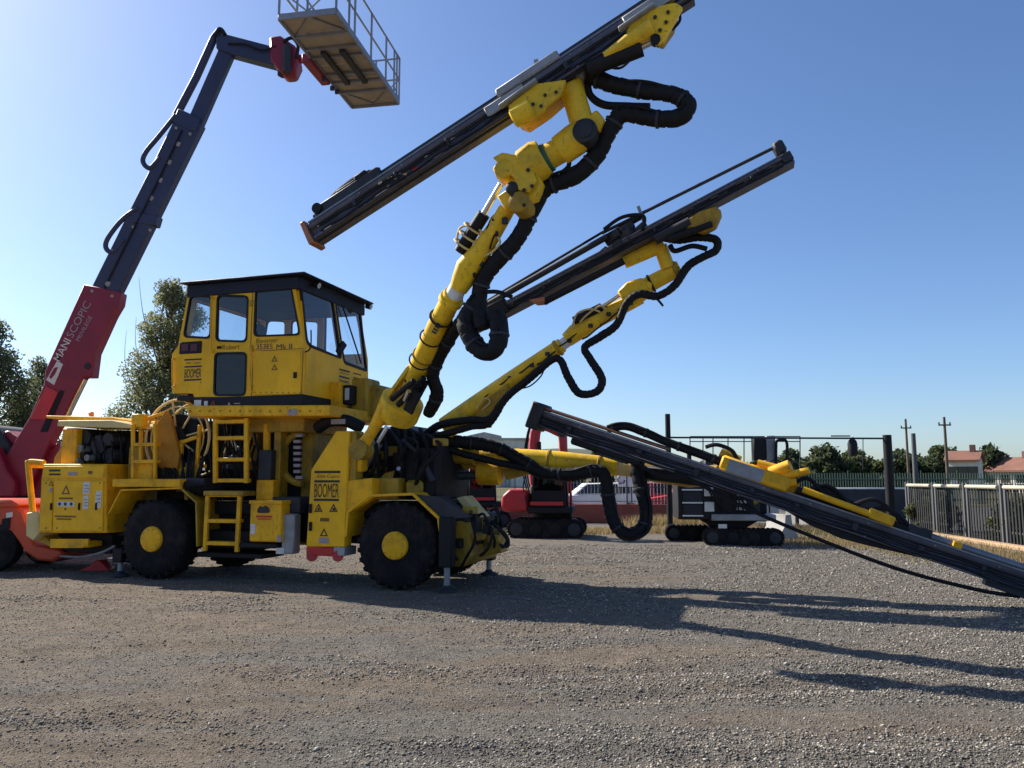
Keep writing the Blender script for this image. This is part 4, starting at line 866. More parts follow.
MB().beam(at(.50, -.62, .14), at(.60, -.62, .14), .03, .14, F1['up']).build('slide_plate', 'grey_steel', f1o, .01); MB().beam(at(.85, -.62, .12), at(.96, -.62, .12), .03, .16, F1['up']).build('slide_plate', 'grey_steel', f1o, .01)
mk = MB(); rr = random.Random(2)
for k in range(7): t = .205 + .012 * k; mk.beam(at(t, -.512, rr.uniform(-.34, .2)), at(t + .01, -.512, rr.uniform(-.34, .2)), .003, .03, F1['up'])
mk.build('feed_lettering', 'cream', f1o); MB().beam(at(.292, -.515, -.26), at(.305, -.515, -.26), .004, .06, F1['up']).build('red_mark', 'decal_red', f1o)

# ================= boom 2, the middle boom
v2 = 1.25
def V2(px, py, dv=0): return S(px, py, v2 + dv)
b2 = MB().tube([V2(446, 428), V2(470, 411), V2(515, 378), V2(562, 345)], [.19, .185, .15, .12], 22).build('boom', 'yellow_boom', rig)
MB().prism([S2(x, y, v2) for x, y in ((472, 428), (488, 402), (512, 384), (510, 398), (499, 407), (492, 428))], v2 - .2, v2 - .02).build('boom_bracket', 'yellow_dirty', b2, .01)
MB().tube([V2(558, 348), V2(573, 337)], .095, 18).build('inner_tube', 'white', b2)
collar(V2(558, 348), V2(573, 337), .14, .06, 'yellow_dirty', b2)
MB().tube([V2(567, 340), V2(575, 333), V2(600, 318), V2(641, 297)], [.12, .145, .13, .11], 18).build('outer_arm', 'yellow_boom', b2)
MB().cyl(V2(574, 321, -.1), V2(602, 307, -.1), .07, 14).build('tilt_cylinder', 'black', b2); MB().cyl(V2(601, 307.5, -.1), V2(624, 292, -.1), .035, 12).build('tilt_rod', 'chrome', b2)
cg = MB()
for q in ([(572, 328), (577, 314), (590, 309), (600, 312)], [(580, 322), (588, 314), (600, 306), (606, 310)]): cg.tube(spline([V2(*p, -.18) for p in q], 5), .016, 6)
cg.build('cylinder_guard', 'cream', b2)
MB().prism([S2(x, y, v2) for x, y in ((618, 294), (628, 284), (642, 280), (654, 284), (652, 292), (640, 302), (626, 304))], v2 - .16, v2 + .16).build('knuckle', 'yellow_boom', b2, .03)
MB().tube([V2(640, 289), V2(680, 268)], [.13, .12], 20).build('roll_tube', 'yellow_boom', b2)
collar(V2(651, 283.5), V2(680, 268), .15, .04, 'black', b2); collar(V2(676, 270), V2(680, 268), .14, .08, 'yellow_dirty', b2)
MB().tube([V2(668, 268, -.05), V2(660, 246, -.12)], [.11, .105], 16).build('head_post', 'yellow_boom', b2)
MB().tube([V2(624, 262, -.15), V2(664, 244, -.15)], [.09, .10], 14, squash=1.2).build('cradle_arm', 'yellow_boom', b2)
hose_run('hose_bundle', [V2(424, 436, -.2), V2(440, 425, -.3), V2(468, 420, -.3), V2(490, 419, -.25), V2(506, 398, -.22), V2(530, 378, -.2), V2(550, 361, -.2), V2(560, 360, -.2), V2(568, 377, -.2), V2(579, 393, -.2), V2(596, 392, -.2), V2(602, 379, -.2), V2(590, 359, -.2), V2(585, 347, -.2), V2(600, 337, -.2), V2(617, 324, -.22), V2(627, 303, -.22), V2(640, 294, -.2), V2(658, 296, -.2), V2(675, 285, -.2), V2(688, 266, -.2), V2(703, 257, -.2), V2(716, 250, -.2), V2(716, 240, -.2), V2(700, 237, -.2), V2(678, 240, -.2), V2(656, 236, -.2)], .078, b2)
hose_run('hose_bundle', [V2(420, 440, -.3), V2(445, 434, -.35), V2(470, 427, -.3), V2(488, 424, -.25), V2(500, 408, -.25)], .07, b2)
MB().tube(spline([V2(670, 245, -.25), V2(675, 251, -.25), V2(692, 246, -.25), V2(707, 249, -.25)], 6), .04, 8).build('thin_hose', 'hose', b2)
MB().tube(spline([V2(518, 389, -.2), V2(530, 386, -.2), V2(541, 376, -.2), V2(545, 366, -.2)], 6), .012, 6).build('thin_hose', 'hose', b2)
MB().tube(spline([V2(476, 409, -.25), V2(484, 398, -.25), V2(490, 402, -.25), V2(482, 410, -.25)], 6), .012, 6).build('thin_hose', 'cream', b2)
MB().tube(spline([V2(652, 296, -.3), V2(658, 300, -.3), V2(663, 306, -.3)], 4), .02, 6).build('hose_end', 'hose', b2)
F2 = feed('feed', S(462, 334, .95), S(792, 160, .95), .17, .26)
f2o, at = F2['o'], F2['at']
MB().cyl(at(.02, 0, 1.35), at(.60, 0, 1.9), .04, 10).build('rod_string', 'black', f2o); MB().cyl(at(.06, .4, 1.9), at(.50, .4, 2.6), .022, 8).build('hose_wire', 'black', f2o)
MB().cyl(at(.05, -.3, 1.2), at(.49, -.3, 1.6), .05, 10).build('rod_string', 'dark_steel', f2o)
MB().cyl(at(.48, 0, 2.3), at(.985, 0, 1.75), .026, 10).build('drill_rod', 'dark_steel', f2o)
MB().beam(at(.975, 0, .2), at(1.002, 0, .2), .28, .14, F2['up']).build('end_plate', 'dark_steel', f2o, .01); MB().beam(at(.972, 0, 1.4), at(1.0, 0, 1.4), .24, .20, F2['up']).build('rod_cap', 'dark_steel', f2o, .03)
MB().beam(at(.985, 0, .5), at(.985, 0, 1.4), .14, .05, F2['e']).build('rod_post', 'dark_steel', f2o)
MB().beam(at(.0, 0, .3), at(.16, 0, .3), .32, .26, F2['up']).build('rock_drill', 'black', f2o, .03)
dc = MB()
for k in range(9):
    t = .44 + .012 * k + random.random() * .02; n = random.uniform(.1, 2.0); dc.beam(at(t, random.uniform(-.5, .3), n), at(t + .03 + random.random() * .03, random.uniform(-.5, .3), n + .2), .12, .12, F2['up'])
dc.build('drill_carriage', 'dark_steel', f2o, .015)
MB().tube(spline([at(.49, -.4, 2.3), at(.55, -.4, 2.5), at(.60, -.5, 1.6), at(.58, -.5, .4)], 6), .03, 8).build('drill_hose', 'hose', f2o)
MB().beam(at(.595, 0, 1.2), at(.60, 0, 2.9), .05, .05, F2['e']).build('guide_post', 'grey_steel', f2o)
MB().cyl(S(544, 302, .85), S(624, 261, .85), .055, 14).build('feed_cylinder', 'black', f2o); MB().prism([S2(x, y, .85) for x, y in ((530, 301), (546, 298), (546, 303), (536, 304))], .75, .98).build('cylinder_bracket', 'copper', f2o, .005)
MB().prism([S2(x, y, .8) for x, y in ((676, 232), (684, 222), (700, 212), (716, 207), (722, 212), (716, 226), (704, 232), (690, 228))], .75, 1.0).build('cradle_slide', 'yellow_dirty', f2o, .02)
MB().cyl(S(655, 240, .8), S(690, 222, .8), .08, 12).build('dump_cylinder', 'dark_steel', f2o); MB().cyl(S(668, 240, .75), S(712, 224, .75), .05, 10).build('dump_cylinder', 'black', f2o)

# ================= boom 3, the low far boom
v3 = 1.9
def V3(px, py, dv=0): return S(px, py, v3 + dv)
b3 = MB().tube([V3(420, 459), V3(478, 461), V3(525, 463), V3(560, 464), V3(618, 470)], [.19, .19, .185, .16, .15], 22).build('boom', 'yellow_boom', rig); b3.location.z = .05
MB().tube([V3(422, 453, -.35), V3(476, 460, -.35)], [.16, .15], 18).build('boom_cover', 'yellow_dirty', b3)
MB().lathe(V3(479, 475, -.1), V3(506, 476, -.1) - V3(479, 475, -.1), [(.16, 0), (.21, .01), (.21, .38), (.16, .4)], 24).build('boom_drum', 'yellow', b3)
MB().tube([V3(506, 476), V3(530, 472), V3(548, 466)], [.12, .09, .06], 14).build('boom_strut', 'yellow_dirty', b3)
MB().cyl(V3(436, 480, -.4), V3(480, 478, -.2), .07, 14).build('lift_cylinder', 'dark_steel', b3)
collar(V3(550, 464), V3(560, 464), .19, .05, 'yellow_dirty', b3); collar(V3(600, 468), V3(618, 470), .17, .05, 'yellow_dirty', b3)
MB().tube([V3(612, 470), V3(640, 473)], .13, 18).build('inner_tube', 'cream', b3)
MB().tube([V3(634, 472), V3(690, 480, -.1), V3(720, 478, -.3)], [.16, .17, .15], 18).build('outer_arm', 'yellow_dirty', b3)
MB().beam(V3(634, 474), V3(720, 484, -.4), .3, .22).build('head_block', 'black', b3, .03)
hose_run('hose_bundle', [V3(398, 446, -.9), V3(430, 442, -.8), V3(450, 444, -.6), V3(494, 450, -.3), V3(525, 466, -.25), V3(541, 475, -.25), V3(569, 478, -.25), V3(598, 474, -.28), V3(606, 484, -.3), V3(609, 505, -.3), V3(616, 529, -.3), V3(629, 538, -.3), V3(643, 531, -.3), V3(646, 515, -.3), V3(641, 490, -.3), V3(637, 470, -.3), V3(638, 458, -.3)], .135, b3)
hose_run('thin_hose', [V3(643, 478, -.4), V3(648, 497, -.4), V3(651, 514, -.4), V3(647, 535, -.4), V3(636, 540, -.4)], .035, b3, False)
hose_run('hose_bundle', [V3(398, 440, -.8), V3(430, 446, -.7), V3(460, 456, -.55), V3(500, 466, -.3), V3(530, 472, -.28)], .075, b3, False)
FA, FB = LW(535, 417, 13.0), LW(1052, 592, 10.4)
F3 = feed('feed', FA, FB, .245, .30, Vector((0, 1, 0)))
f3o, at = F3['o'], F3['at']
MB().beam(at(-.006, 0, .1), at(.022, 0, .1), .44, .44, F3['up']).build('end_plate', 'dark_steel', f3o, .02)
MB().beam(at(.10, 0, -.66), at(.26, 0, -.60), .28, .12, F3['up']).build('rock_drill', 'black', f3o, .03)
MB().beam(at(.16, -.1, -.85), at(.23, -.1, -.8), .18, .08, F3['up']).build('drill_housing', 'dark_steel', f3o, .02)
MB().cyl(at(.02, .1, .75), at(.30, .1, .78), .03, 10).build('rod_string', 'rail_metal', f3o); MB().cyl(at(.0, -.3, .72), at(.3, -.3, .74), .022, 8).build('rod_string', 'copper', f3o)
hose_run('feed_hose', [at(.165, 0, .75), at(.20, 0, 1.3), at(.24, 0, 1.3), at(.30, 0, 1.15), at(.40, 0, 1.05), at(.47, 0, .8)], .085, f3o, False)
MB().tube(spline([at(.26, -.5, -.7), at(.30, -.6, -.9), at(.36, -.6, -.5)], 6), .03, 8).build('drill_hose', 'hose', f3o)
MB().tube(spline([at(.33, -.55, -.35), at(.46, -.6, -1.0), at(.60, -.6, -1.35), at(.76, -.5, -1.5), at(.89, -.4, -1.15), at(.955, -.3, -.75)], 8), .026, 8).build('support_cable', 'hose', f3o)
bel = [(.555, -.5), (.63, -.5), (.80, -.5), (.70, -.85), (.66, -.95), (.60, -.8)]
m_ = MB(); m_.extrude([[(t, n) for t, n in bel]], lambda t, n: at(t, -.35, n), lambda t, n: at(t, .35, n)); m_.build('carriage_guard', 'black', f3o, .01)
for t0, t1, s0, mt in ((.41, .545, -.30, 'yellow'), (.46, .56, .35, 'yellow')): MB().beam(at(t0, s0, 1.05), at(t1, s0, .95), .22, .22, F3['up']).build('cradle_slide', mt, f3o, .03)
MB().beam(at(.425, -.64, 1.0), at(.495, -.64, .97), .02, .19, F3['up']).build('slide_plate', 'grey_steel', f3o, .005)
MB().tube([at(.40, .3, 1.5), at(.44, .3, 1.35)], [.09, .1], 14).build('cradle_cylinder', 'yellow_dirty', f3o)
MB().tube([at(.505, .1, 1.3), at(.535, -.1, 2.1)], [.10, .09], 14).build('head_post', 'yellow', f3o); MB().tube([at(.51, .2, 1.7), at(.475, .3, 1.6)], [.06, .07], 12).build('head_strut', 'yellow', f3o)
MB().tube([at(.525, -.1, 1.3), at(.57, -.3, 2.15)], [.06, .05], 12).build('head_strut', 'yellow', f3o); MB().tube([at(.535, -.2, 1.0), at(.555, -.2, 1.3)], [.09, .05], 12).build('head_strut', 'yellow', f3o)
MB().tube(spline([at(.37, 0, 1.6), at(.39, 0, 1.95), at(.42, 0, 1.9), at(.435, 0, 1.5)], 6), .03, 8).build('drill_hose', 'hose', f3o)
m_ = MB(); m_.extrude([[(.57, .6), (.585, 1.5), (.605, 1.65), (.625, 1.5), (.69, 1.05), (.72, .9), (.60, .9), (.60, .6)]], lambda t, n: at(t, .0, n), lambda t, n: at(t, .3, n)); m_.build('carriage_wedge', 'black', f3o, .01)
MB().cyl(at(.57, -.6, 1.0), at(.70, -.6, .85), .045, 12).build('feed_cylinder', 'yellow', f3o); MB().cyl(at(.56, .0, .8), at(.78, .0, .7), .07, 12).build('rock_drill', 'black', f3o)
MB().beam(at(.69, -.5, .95), at(.735, -.5, .85), .16, .14, F3['up']).build('cylinder_head', 'yellow', f3o, .02)
for q in ([(.58, .9), (.60, 1.6), (.63, 1.5), (.66, .9)], [(.66, 1.0), (.69, 1.7), (.72, 1.5), (.75, .9)], [(.68, .9), (.71, 1.4), (.74, 1.3), (.77, .7)], [(.55, 1.1), (.57, 1.7), (.60, 1.3), (.62, .9)]):
    MB().tube(spline([at(t, -.1, n) for t, n in q], 6), .03, 8).build('drill_hose', 'hose', f3o)
MB().beam(at(.76, 0, .8), at(.80, 0, .8), .2, .14, F3['up']).build('rod_support', 'dark_steel', f3o, .02)
MB().beam(at(.835, -.2, .62), at(.85, -.2, .62), .12, .16, F3['up']).build('rod_clamp', 'yellow', f3o, .01)
MB().cyl(at(.78, .0, .72), at(.99, .0, .72), .055, 14).build('drill_rod', 'rail_metal', f3o)
MB().beam(at(.90, 0, -.62), at(1.0, 0, -.62), .26, .08, F3['up']).build('foot_plate', 'dark_steel', f3o, .01)

# ================================================================== the red rotating telehandler with its work platform
TD = 17.5
tel = empty('telehandler', (W(5, 470, TD).x, TD + .6, 0)); tb_ = Vector(tel.location)
tag(tel, 'red telehandler with long navy telescopic boom holding up a grey work platform', 'telehandler')
def T(px, py, d=TD): return W(px, py, d) - tb_
def tpoly(name, pts, d0, d1, mat, parent=tel, bevel=.015):
    P = [T(x, y, d0) for x, y in pts]
    return MB().extrude([[(p.x, p.z) for p in P]], lambda a, b: Vector((a, P[0].y, b)), lambda a, b: Vector((a, P[0].y + d1 - d0, b))).build(name, mat, parent, bevel)
def flat_bar(name, a, b, wpx, d0, d1, mat, parent, bevel=.015):      # boom section seen side-on: wpx is its visible height in pixels
    p, q = Vector(a), Vector(b); n = Vector((-(q - p).y, (q - p).x)).normalized() * wpx / 2
    return tpoly(name, [p + n, q + n, q - n, p - n], d0, d1, mat, parent, bevel)
boom = tpoly('boom', [(84, 284), (121, 292), (119, 304), (113, 314), (111, 318), (95, 353), (92, 377), (82, 377), (64, 414), (50, 440), (26, 496), (-16, 496), (8, 452), (29, 418), (44, 384), (45, 371)], TD - .15, TD + .15, 'crimson')
tpoly('boom_slide', [(46, 386), (58, 392), (45, 420), (30, 419)], TD - .18, TD - .152, 'red', boom, .005)
tpoly('boom_groove', [(60, 390), (64, 391), (47, 432), (40, 432)], TD - .165, TD - .152, 'black', boom, 0)
MB().cyl(T(84, 379, TD), T(66, 416, TD), .07, 14).build('lift_rod', 'chrome', boom)
MB().lathe(T(87, 366, TD - .18), (0, 1, 0), [(.04, 0), (.07, .01), (.07, .03), (0, .03)], 16).build('boom_pin', 'dark_steel', boom)
s2 = flat_bar('boom_section', (100, 300), (190, 118), 27, TD - .12, TD + .12, 'navy', boom)
tpoly('section_head', [(178, 108), (200, 118), (195, 132), (172, 122)], TD - .145, TD + .145, 'navy', boom)
tpoly('section_head', [(135, 212), (158, 215), (155, 225), (130, 222)], TD - .14, TD + .14, 'navy', boom)
MB().cyl(T(108, 284, TD - .14), T(108, 284, TD - .12), .06, 14).build('slide_pad', 'grey_steel', boom)
s3 = flat_bar('boom_section', (191, 130), (227, 48), 15, TD - .09, TD + .09, 'navy', boom)
MB().tube([T(176, 116), T(196, 78), T(214, 38), T(220, 31)], .09, 10).build('hose_carrier', 'navy', boom)
MB().tube(spline([T(215, 36, TD - .15), T(220, 29, TD - .15), T(225, 35, TD - .15)], 6), .05, 8).build('carrier_loop', 'black', boom)
for q in ([(176, 115), (160, 135), (146, 152), (143, 162), (150, 168), (160, 158)], [(138, 208), (122, 220), (108, 238), (106, 248), (113, 252), (124, 240)]):
    MB().tube(spline([T(x, y, TD - .1) for x, y in q], 6), .055, 10).build('boom_hose', 'navy', boom)
tpoly('jib', [(216, 36), (226, 34), (268, 45), (277, 50), (277, 66), (262, 62), (232, 54), (216, 48)], TD - .14, TD + .14, 'navy', boom)
rot = tpoly('rotator', [(269, 36), (280, 35), (296, 46), (298, 62), (293, 73), (283, 74), (270, 60)], TD - .22, TD + .22, 'crimson', boom, .04)
MB().cyl(T(287, 46, TD - .28), T(287, 72, TD - .28), .10, 16).build('rotator_column', 'dark_steel', boom)
MB().tube(spline([T(283, 42, TD - .3), T(292, 38, TD - .3), T(298, 46, TD - .3), T(296, 58, TD - .3)], 6), .04, 8).build('rotator_hose', 'black', boom)
MB().beam(T(294, 60), T(312, 58), .18, .14).build('platform_arm', 'crimson', boom, .02); MB().lathe(T(283, 68, TD), (0, 0, -1), [(.12, 0), (.12, .18), (.06, .22), (0, .22)], 16).build('rotator_motor', 'dark_steel', boom)
for x, y in ((176, 128), (190, 134), (133, 227), (150, 230), (92, 291), (112, 296)): MB().cyl(T(x, y, TD - .165), T(x, y, TD - .13), .035, 10).build('wear_pad_bolt', 'grey_steel', boom)
for k in range(5): MB().beam(T(150 + 9 * k, 200 - 18 * k, TD - .125), T(152 + 9 * k, 196 - 18 * k, TD - .125), .10, .01, (0, 1, 0)).build('extension_mark', 'decal_grey', boom)
MB().tube(spline([T(104, 288, TD - .14), T(128, 240, TD - .145), T(160, 176, TD - .145), T(182, 130, TD - .14)], 5), .018, 6).build('boom_cable', 'black', boom)
MB().tube(spline([T(228, 44, TD - .16), T(245, 44, TD - .2), T(262, 50, TD - .2), T(276, 46, TD - .22)], 5), .022, 6).build('jib_hose', 'black', boom)
# lettering painted along the boom
dirb = (T(103, 292) - T(52, 386)); dirb.y = 0; dirb.normalize(); nb = Vector((-dirb.z, 0, dirb.x)); yf = TD - .15 - tb_.y
def btext(s, px, py, hgt, wid, mat, bold=0.0):
    p = T(px, py, TD - .15); text('boom_lettering', s, (p.x, yf - .004, p.z), dirb, nb, hgt, wid, mat, boom, bold=bold, lift=.004)
btext('MANI', 60, 362, .17, .52, 'decal_white', .006); btext('SCOPIC', 72.8, 338.5, .17, .86, 'decal_grey'); btext('PRIVILEGE', 79.5, 341.5, .09, .60, 'decal_grey')
tpoly('emblem', [(46, 380), (57, 361), (63, 364), (54, 385)], TD - .162, TD - .152, 'decal_white', boom, 0)
tpoly('emblem_mark', [(49, 377), (54, 368), (58, 367), (55, 374), (51, 379)], TD - .168, TD - .163, 'crimson', boom, 0)
# platform: 3.4 m by 1.05 m, level
K = 9.16
def P_(px, py):
    r = ray(px, py); t = K / r.z; return Vector((r.x * t, r.y * t, 0))
A0, B0, C0, D0 = P_(281, 22), P_(334, 12), P_(354, 110), P_(397, 103)
ctr = (A0 + B0 + C0 + D0) / 4; ln = ((C0 - A0) + (D0 - B0)) / 2; Lp = ln.length; ln.normalize(); wd = Vector((ln.y, -ln.x, 0)); Wp = 1.22; zb = EYE + K
if wd.x < 0: wd = -wd
def PP(l, w_, z): return ctr + ln * (l * Lp / 2) + wd * (w_ * Wp / 2) + Vector((0, 0, zb + z)) - tb_
plat = MB()
for l0, l1, w0, w1 in ((-1, 1, -1, -1), (-1, 1, 1, 1), (-1, -1, -1, 1), (1, 1, -1, 1)): plat.beam(PP(l0, w0, .06), PP(l1, w1, .06), .05, .13)
plat = plat.build('work_platform', 'alu', tel, .005)
for k in range(6):
    l0, l1 = -1 + k / 3 + .006, -1 + (k + 1) / 3 - .006
    MB().add([PP(l0, -.97, .07), PP(l1, -.97, .07), PP(l1, .97, .07), PP(l0, .97, .07), PP(l0, -.97, .10), PP(l1, -.97, .10), PP(l1, .97, .10), PP(l0, .97, .10)], [(0,3,2,1),(4,5,6,7),(0,1,5,4),(1,2,6,5),(2,3,7,6),(3,0,4,7)]).build('floor_panel', 'plywood', plat)
for l in (-.64, -.38, -.2, .18, .38, .62): MB().beam(PP(l, -1, .035), PP(l, 1, .035), .07, .06).build('cross_member', 'alu', plat)
for (l0, w0, l1, w1) in ((-.97, 0, -.66, -.9), (-.97, 0, -.66, .9), (.97, 0, .64, -.9), (.97, 0, .64, .9)): MB().beam(PP(l0, w0, .045), PP(l1, w1, .045), .03, .03).build('brace', 'alu', plat)
for w_ in (-.35, .35): MB().beam(PP(-.36, w_, -.03), PP(.36, w_, -.03), .12, .07).build('fork_channel', 'dark_steel', plat)
MB().beam(PP(-.25, -1.15, .02), PP(.3, -1.15, .02), .22, .22).build('mount_frame', 'crimson', plat, .02)
for l, zz in ((.12, -.12), (.36, -.1), (.5, -.05)): MB().beam(PP(l, -1.05, zz), PP(l, -.9, zz), .06, .1).build('mount_lug', 'navy', plat)
for w_ in (-1, 1):
    for l in (-1, -.66, -.5, 0.0, .5, .80, .9, 1) if w_ == 1 else (-1, -.6, -.2, .2, .6, 1): MB().beam(PP(l, w_, .12), PP(l, w_, 1.2), .04, .04).build('rail_post', 'alu', plat)
    for z in (.65, 1.2): MB().cyl(PP(-1, w_, z), PP(1, w_, z), .022, 8).build('guard_rail', 'alu', plat)
for l in (-1, 1):
    MB().beam(PP(l, 0, .12), PP(l, 0, 1.2), .04, .04).build('rail_post', 'alu', plat)
    for z in (.65, 1.2): MB().cyl(PP(l, -1, z), PP(l, 1, z), .022, 8).build('guard_rail', 'alu', plat)
    MB().cyl(PP(l, -1, .65), PP(l, 0, .12), .018, 8).build('rail_brace', 'alu', plat); MB().cyl(PP(l, 1, .65), PP(l, 0, .12), .018, 8).build('rail_brace', 'alu', plat)
MB().cyl(PP(.78, 1, .3), PP(1.0, 1, .12), .015, 8).build('rail_brace', 'alu', plat)
# turret and chassis
tpoly('turret', [(-60, 500), (-60, 440), (-14, 424), (-2, 428), (10, 446), (22, 478), (24, 500)], TD - .1, TD + 1.2, flat('turret_dark', (.010, .014, .020), .6), tel, .03)
tpoly('turret_cover', [(-30, 470), (-4, 446), (6, 470), (14, 482), (14, 497), (-30, 497)], TD - .35, TD - .11, 'crimson', tel, .03)
tpoly('boom_foot', [(-20, 440), (8, 430), (46, 452), (60, 441), (40, 500), (0, 500)], TD + .02, TD + .5, 'crimson', tel, .03)
tpoly('chassis', [(-150, 500), (60, 500), (66, 512), (64, 530), (-150, 530)], TD - .4, TD + 1.4, 'crimson', tel, .04)
def twheel(px, d, r=.52):
    x = T(px, 560, d).x; y = d - tb_.y; c = Vector((x, y, r)); ax = Vector((0, -1, 0))
    wv = MB().lathe(c, ax, [(.28, -.36), (.30, -.1), (.31, -.02), (.22, -.07), (0, -.07)], 24).build('wheel', 'grey_steel', tel)
    tt = MB().lathe(c, ax, [(.30, -.38), (r * .85, -.38), (r * .97, -.33), (r, -.28), (r, -.08), (r * .97, -.03), (r * .85, 0), (.30, 0)], 34)
    tt.build('tyre', 'rubber', wv)
for px_, d_w in ((40, TD - .4), (-120, TD - .4), (40, TD + 1.7), (-120, TD + 1.7)): twheel(px_, d_w, .55)
# low orange-red vehicle in front of it, at the left edge
OD = 14.75
orv = empty('compact_loader', (W(5, 560, OD).x, OD + .6, 0)); tag(orv, 'low orange-red vehicle at the left edge beside the yellow rig tail', 'loader'); ob_ = Vector(orv.location)
def opoly(name, pts, d0, d1, mat, parent=orv, bevel=.02):
    P = [W(x, y, d0) - ob_ for x, y in pts]
    return MB().extrude([[(p.x, p.z) for p in P]], lambda a, b: Vector((a, P[0].y, b)), lambda a, b: Vector((a, P[0].y + d1 - d0, b))).build(name, mat, parent, bevel)
ch = opoly('body', [(-60, 506), (12, 505), (22, 510), (27, 522), (34, 544), (60, 549), (63, 555), (52, 562), (36, 560), (24, 552), (18, 542), (10, 532), (-4, 530), (-16, 540), (-24, 556), (-60, 556)], OD - .3, OD + 1.1, 'orange_red', orv, .04)
opoly('hood', [(-60, 500), (10, 500), (19, 505), (12, 508), (-60, 508)], OD - .34, OD + 1.1, 'orange_red', orv, .03)
opoly('side_step', [(2, 519), (10, 517), (9, 529), (0, 531)], OD - .325, OD - .301, 'black', ch, .005); opoly('reflector', [(6, 513), (12, 512), (12, 517), (6, 518)], OD - .33, OD - .302, 'decal_white', ch, .003)
opoly('bumper', [(30, 549), (58, 552), (56, 562), (30, 561)], OD - .2, OD + .8, 'black', orv, .02)
def owheel(px, d, r):
    c = W(px, 560, d) - ob_; c.z = r; ax = Vector((0, -1, 0)); wv = MB().lathe(c, ax, [(.2, -.3), (.22, -.1), (.23, -.02), (.16, -.06), (0, -.06)], 20).build('wheel', 'grey_steel', orv)
    MB().lathe(c, ax, [(.22, -.32), (r * .85, -.32), (r * .97, -.28), (r, -.22), (r, -.08), (r * .97, -.03), (r * .85, 0), (.22, 0)], 30).build('tyre', 'rubber', wv)
owheel(-10, OD - .32, .44); owheel(41, OD + .9, .36); owheel(-10, OD + 1.3, .44)
# red wheel chock on the ground under the rig's tail
ck = W(98, 569, 14.6)
chock = MB().extrude([[(-.30, 0), (.24, 0), (.24, .05), (.08, .19), (.0, .19), (-.10, .09)]], lambda a, b: Vector((a, -.12, b)), lambda a, b: Vector((a, .12, b))).build('wheel_chock', 'red', None, .012)
chock.location = (ck.x, 14.6, 0.005); tag(chock, 'small red wedge lying on the ground under the rig tail', 'wheel chock')

# ================================================================== vegetation
def leaf_mat(name, c0, c1):
    m, nt, b = new_mat(name)
    oi = nt.nodes.new('ShaderNodeAttribute'); oi.attribute_name = 'tone'
    cr = ramp(nt, oi.outputs['Fac'], 0.0, 1.0, (*c0, 1), (*c1, 1))
    nt.links.new(cr, b.inputs['Base Color']); b.inputs['Roughness'].default_value = 0.6
    try: b.inputs['Subsurface Weight'].default_value = 0
    except Exception: pass
    tl = nt.nodes.new('ShaderNodeBsdfTranslucent'); nt.links.new(cr, tl.inputs[0]); mx = nt.nodes.new('ShaderNodeMixShader'); mx.inputs[0].default_value = .52
    out = nt.nodes['Material Output']; nt.links.new(b.outputs[0], mx.inputs[1]); nt.links.new(tl.outputs[0], mx.inputs[2]); nt.links.new(mx.outputs[0], out.inputs[0])
    return m
M['leaf_grey'] = leaf_mat('grey_green_leaves', (0.115, 0.13, 0.05), (0.31, 0.32, 0.15))
M['leaf_dark'] = leaf_mat('dark_green_leaves', (0.03, 0.046, 0.02), (0.10, 0.125, 0.055))
M['leaf_mid'] = leaf_mat('mid_green_leaves', (0.045, 0.062, 0.022), (0.14, 0.16, 0.065))
M['leaf_olive'] = leaf_mat('olive_leaves', (0.07, 0.09, 0.04), (0.22, 0.245, 0.125))
M['bark'] = paint('bark', (0.13, 0.10, 0.075), (0.05, 0.04, 0.03), .6, .9, scale=5)
M['straw'] = leaf_mat('dry_grass', (0.20, 0.14, 0.06), (0.42, 0.32, 0.16))
def leaf_mesh(name, centres, n, leaf, mat, parent, seed, aspect=.55):
    rng = np.random.default_rng(seed); C_ = np.array([c[:3] for c in centres]); R_ = np.array([c[3] for c in centres])
    wts = R_ ** 2 / (R_ ** 2).sum(); idx = rng.choice(len(C_), n, p=wts)
    d = rng.normal(size=(n, 3)); d /= np.linalg.norm(d, axis=1)[:, None]; rad = rng.random(n) ** .5
    p = C_[idx] + d * (rad * R_[idx])[:, None] * np.array([1, 1, .85])
    a = rng.normal(size=(n, 3)); a /= np.linalg.norm(a, axis=1)[:, None]; b = np.cross(a, rng.normal(size=(n, 3))); b /= np.linalg.norm(b, axis=1)[:, None]
    s = leaf * (.6 + .8 * rng.random(n))[:, None]
    v = np.stack([p - a * s, p + b * s * aspect, p + a * s, p - b * s * aspect], 1).reshape(-1, 3).astype(np.float32)
    me = bpy.data.meshes.new(name); me.vertices.add(4 * n); me.vertices.foreach_set('co', v.ravel())
    me.loops.add(4 * n); me.loops.foreach_set('vertex_index', np.arange(4 * n, dtype=np.int32)); me.polygons.add(n); me.polygons.foreach_set('loop_start', np.arange(0, 4 * n, 4, dtype=np.int32))
    me.update(calc_edges=True); t = me.attributes.new('tone', 'FLOAT', 'POINT'); t.data.foreach_set('value', np.repeat(np.clip(rng.normal(.5, .25, n), 0, 1), 4).astype(np.float32))
    me.materials.append(M[mat]); o = bpy.data.objects.new(name, me); col.objects.link(o); o.parent = parent; return o
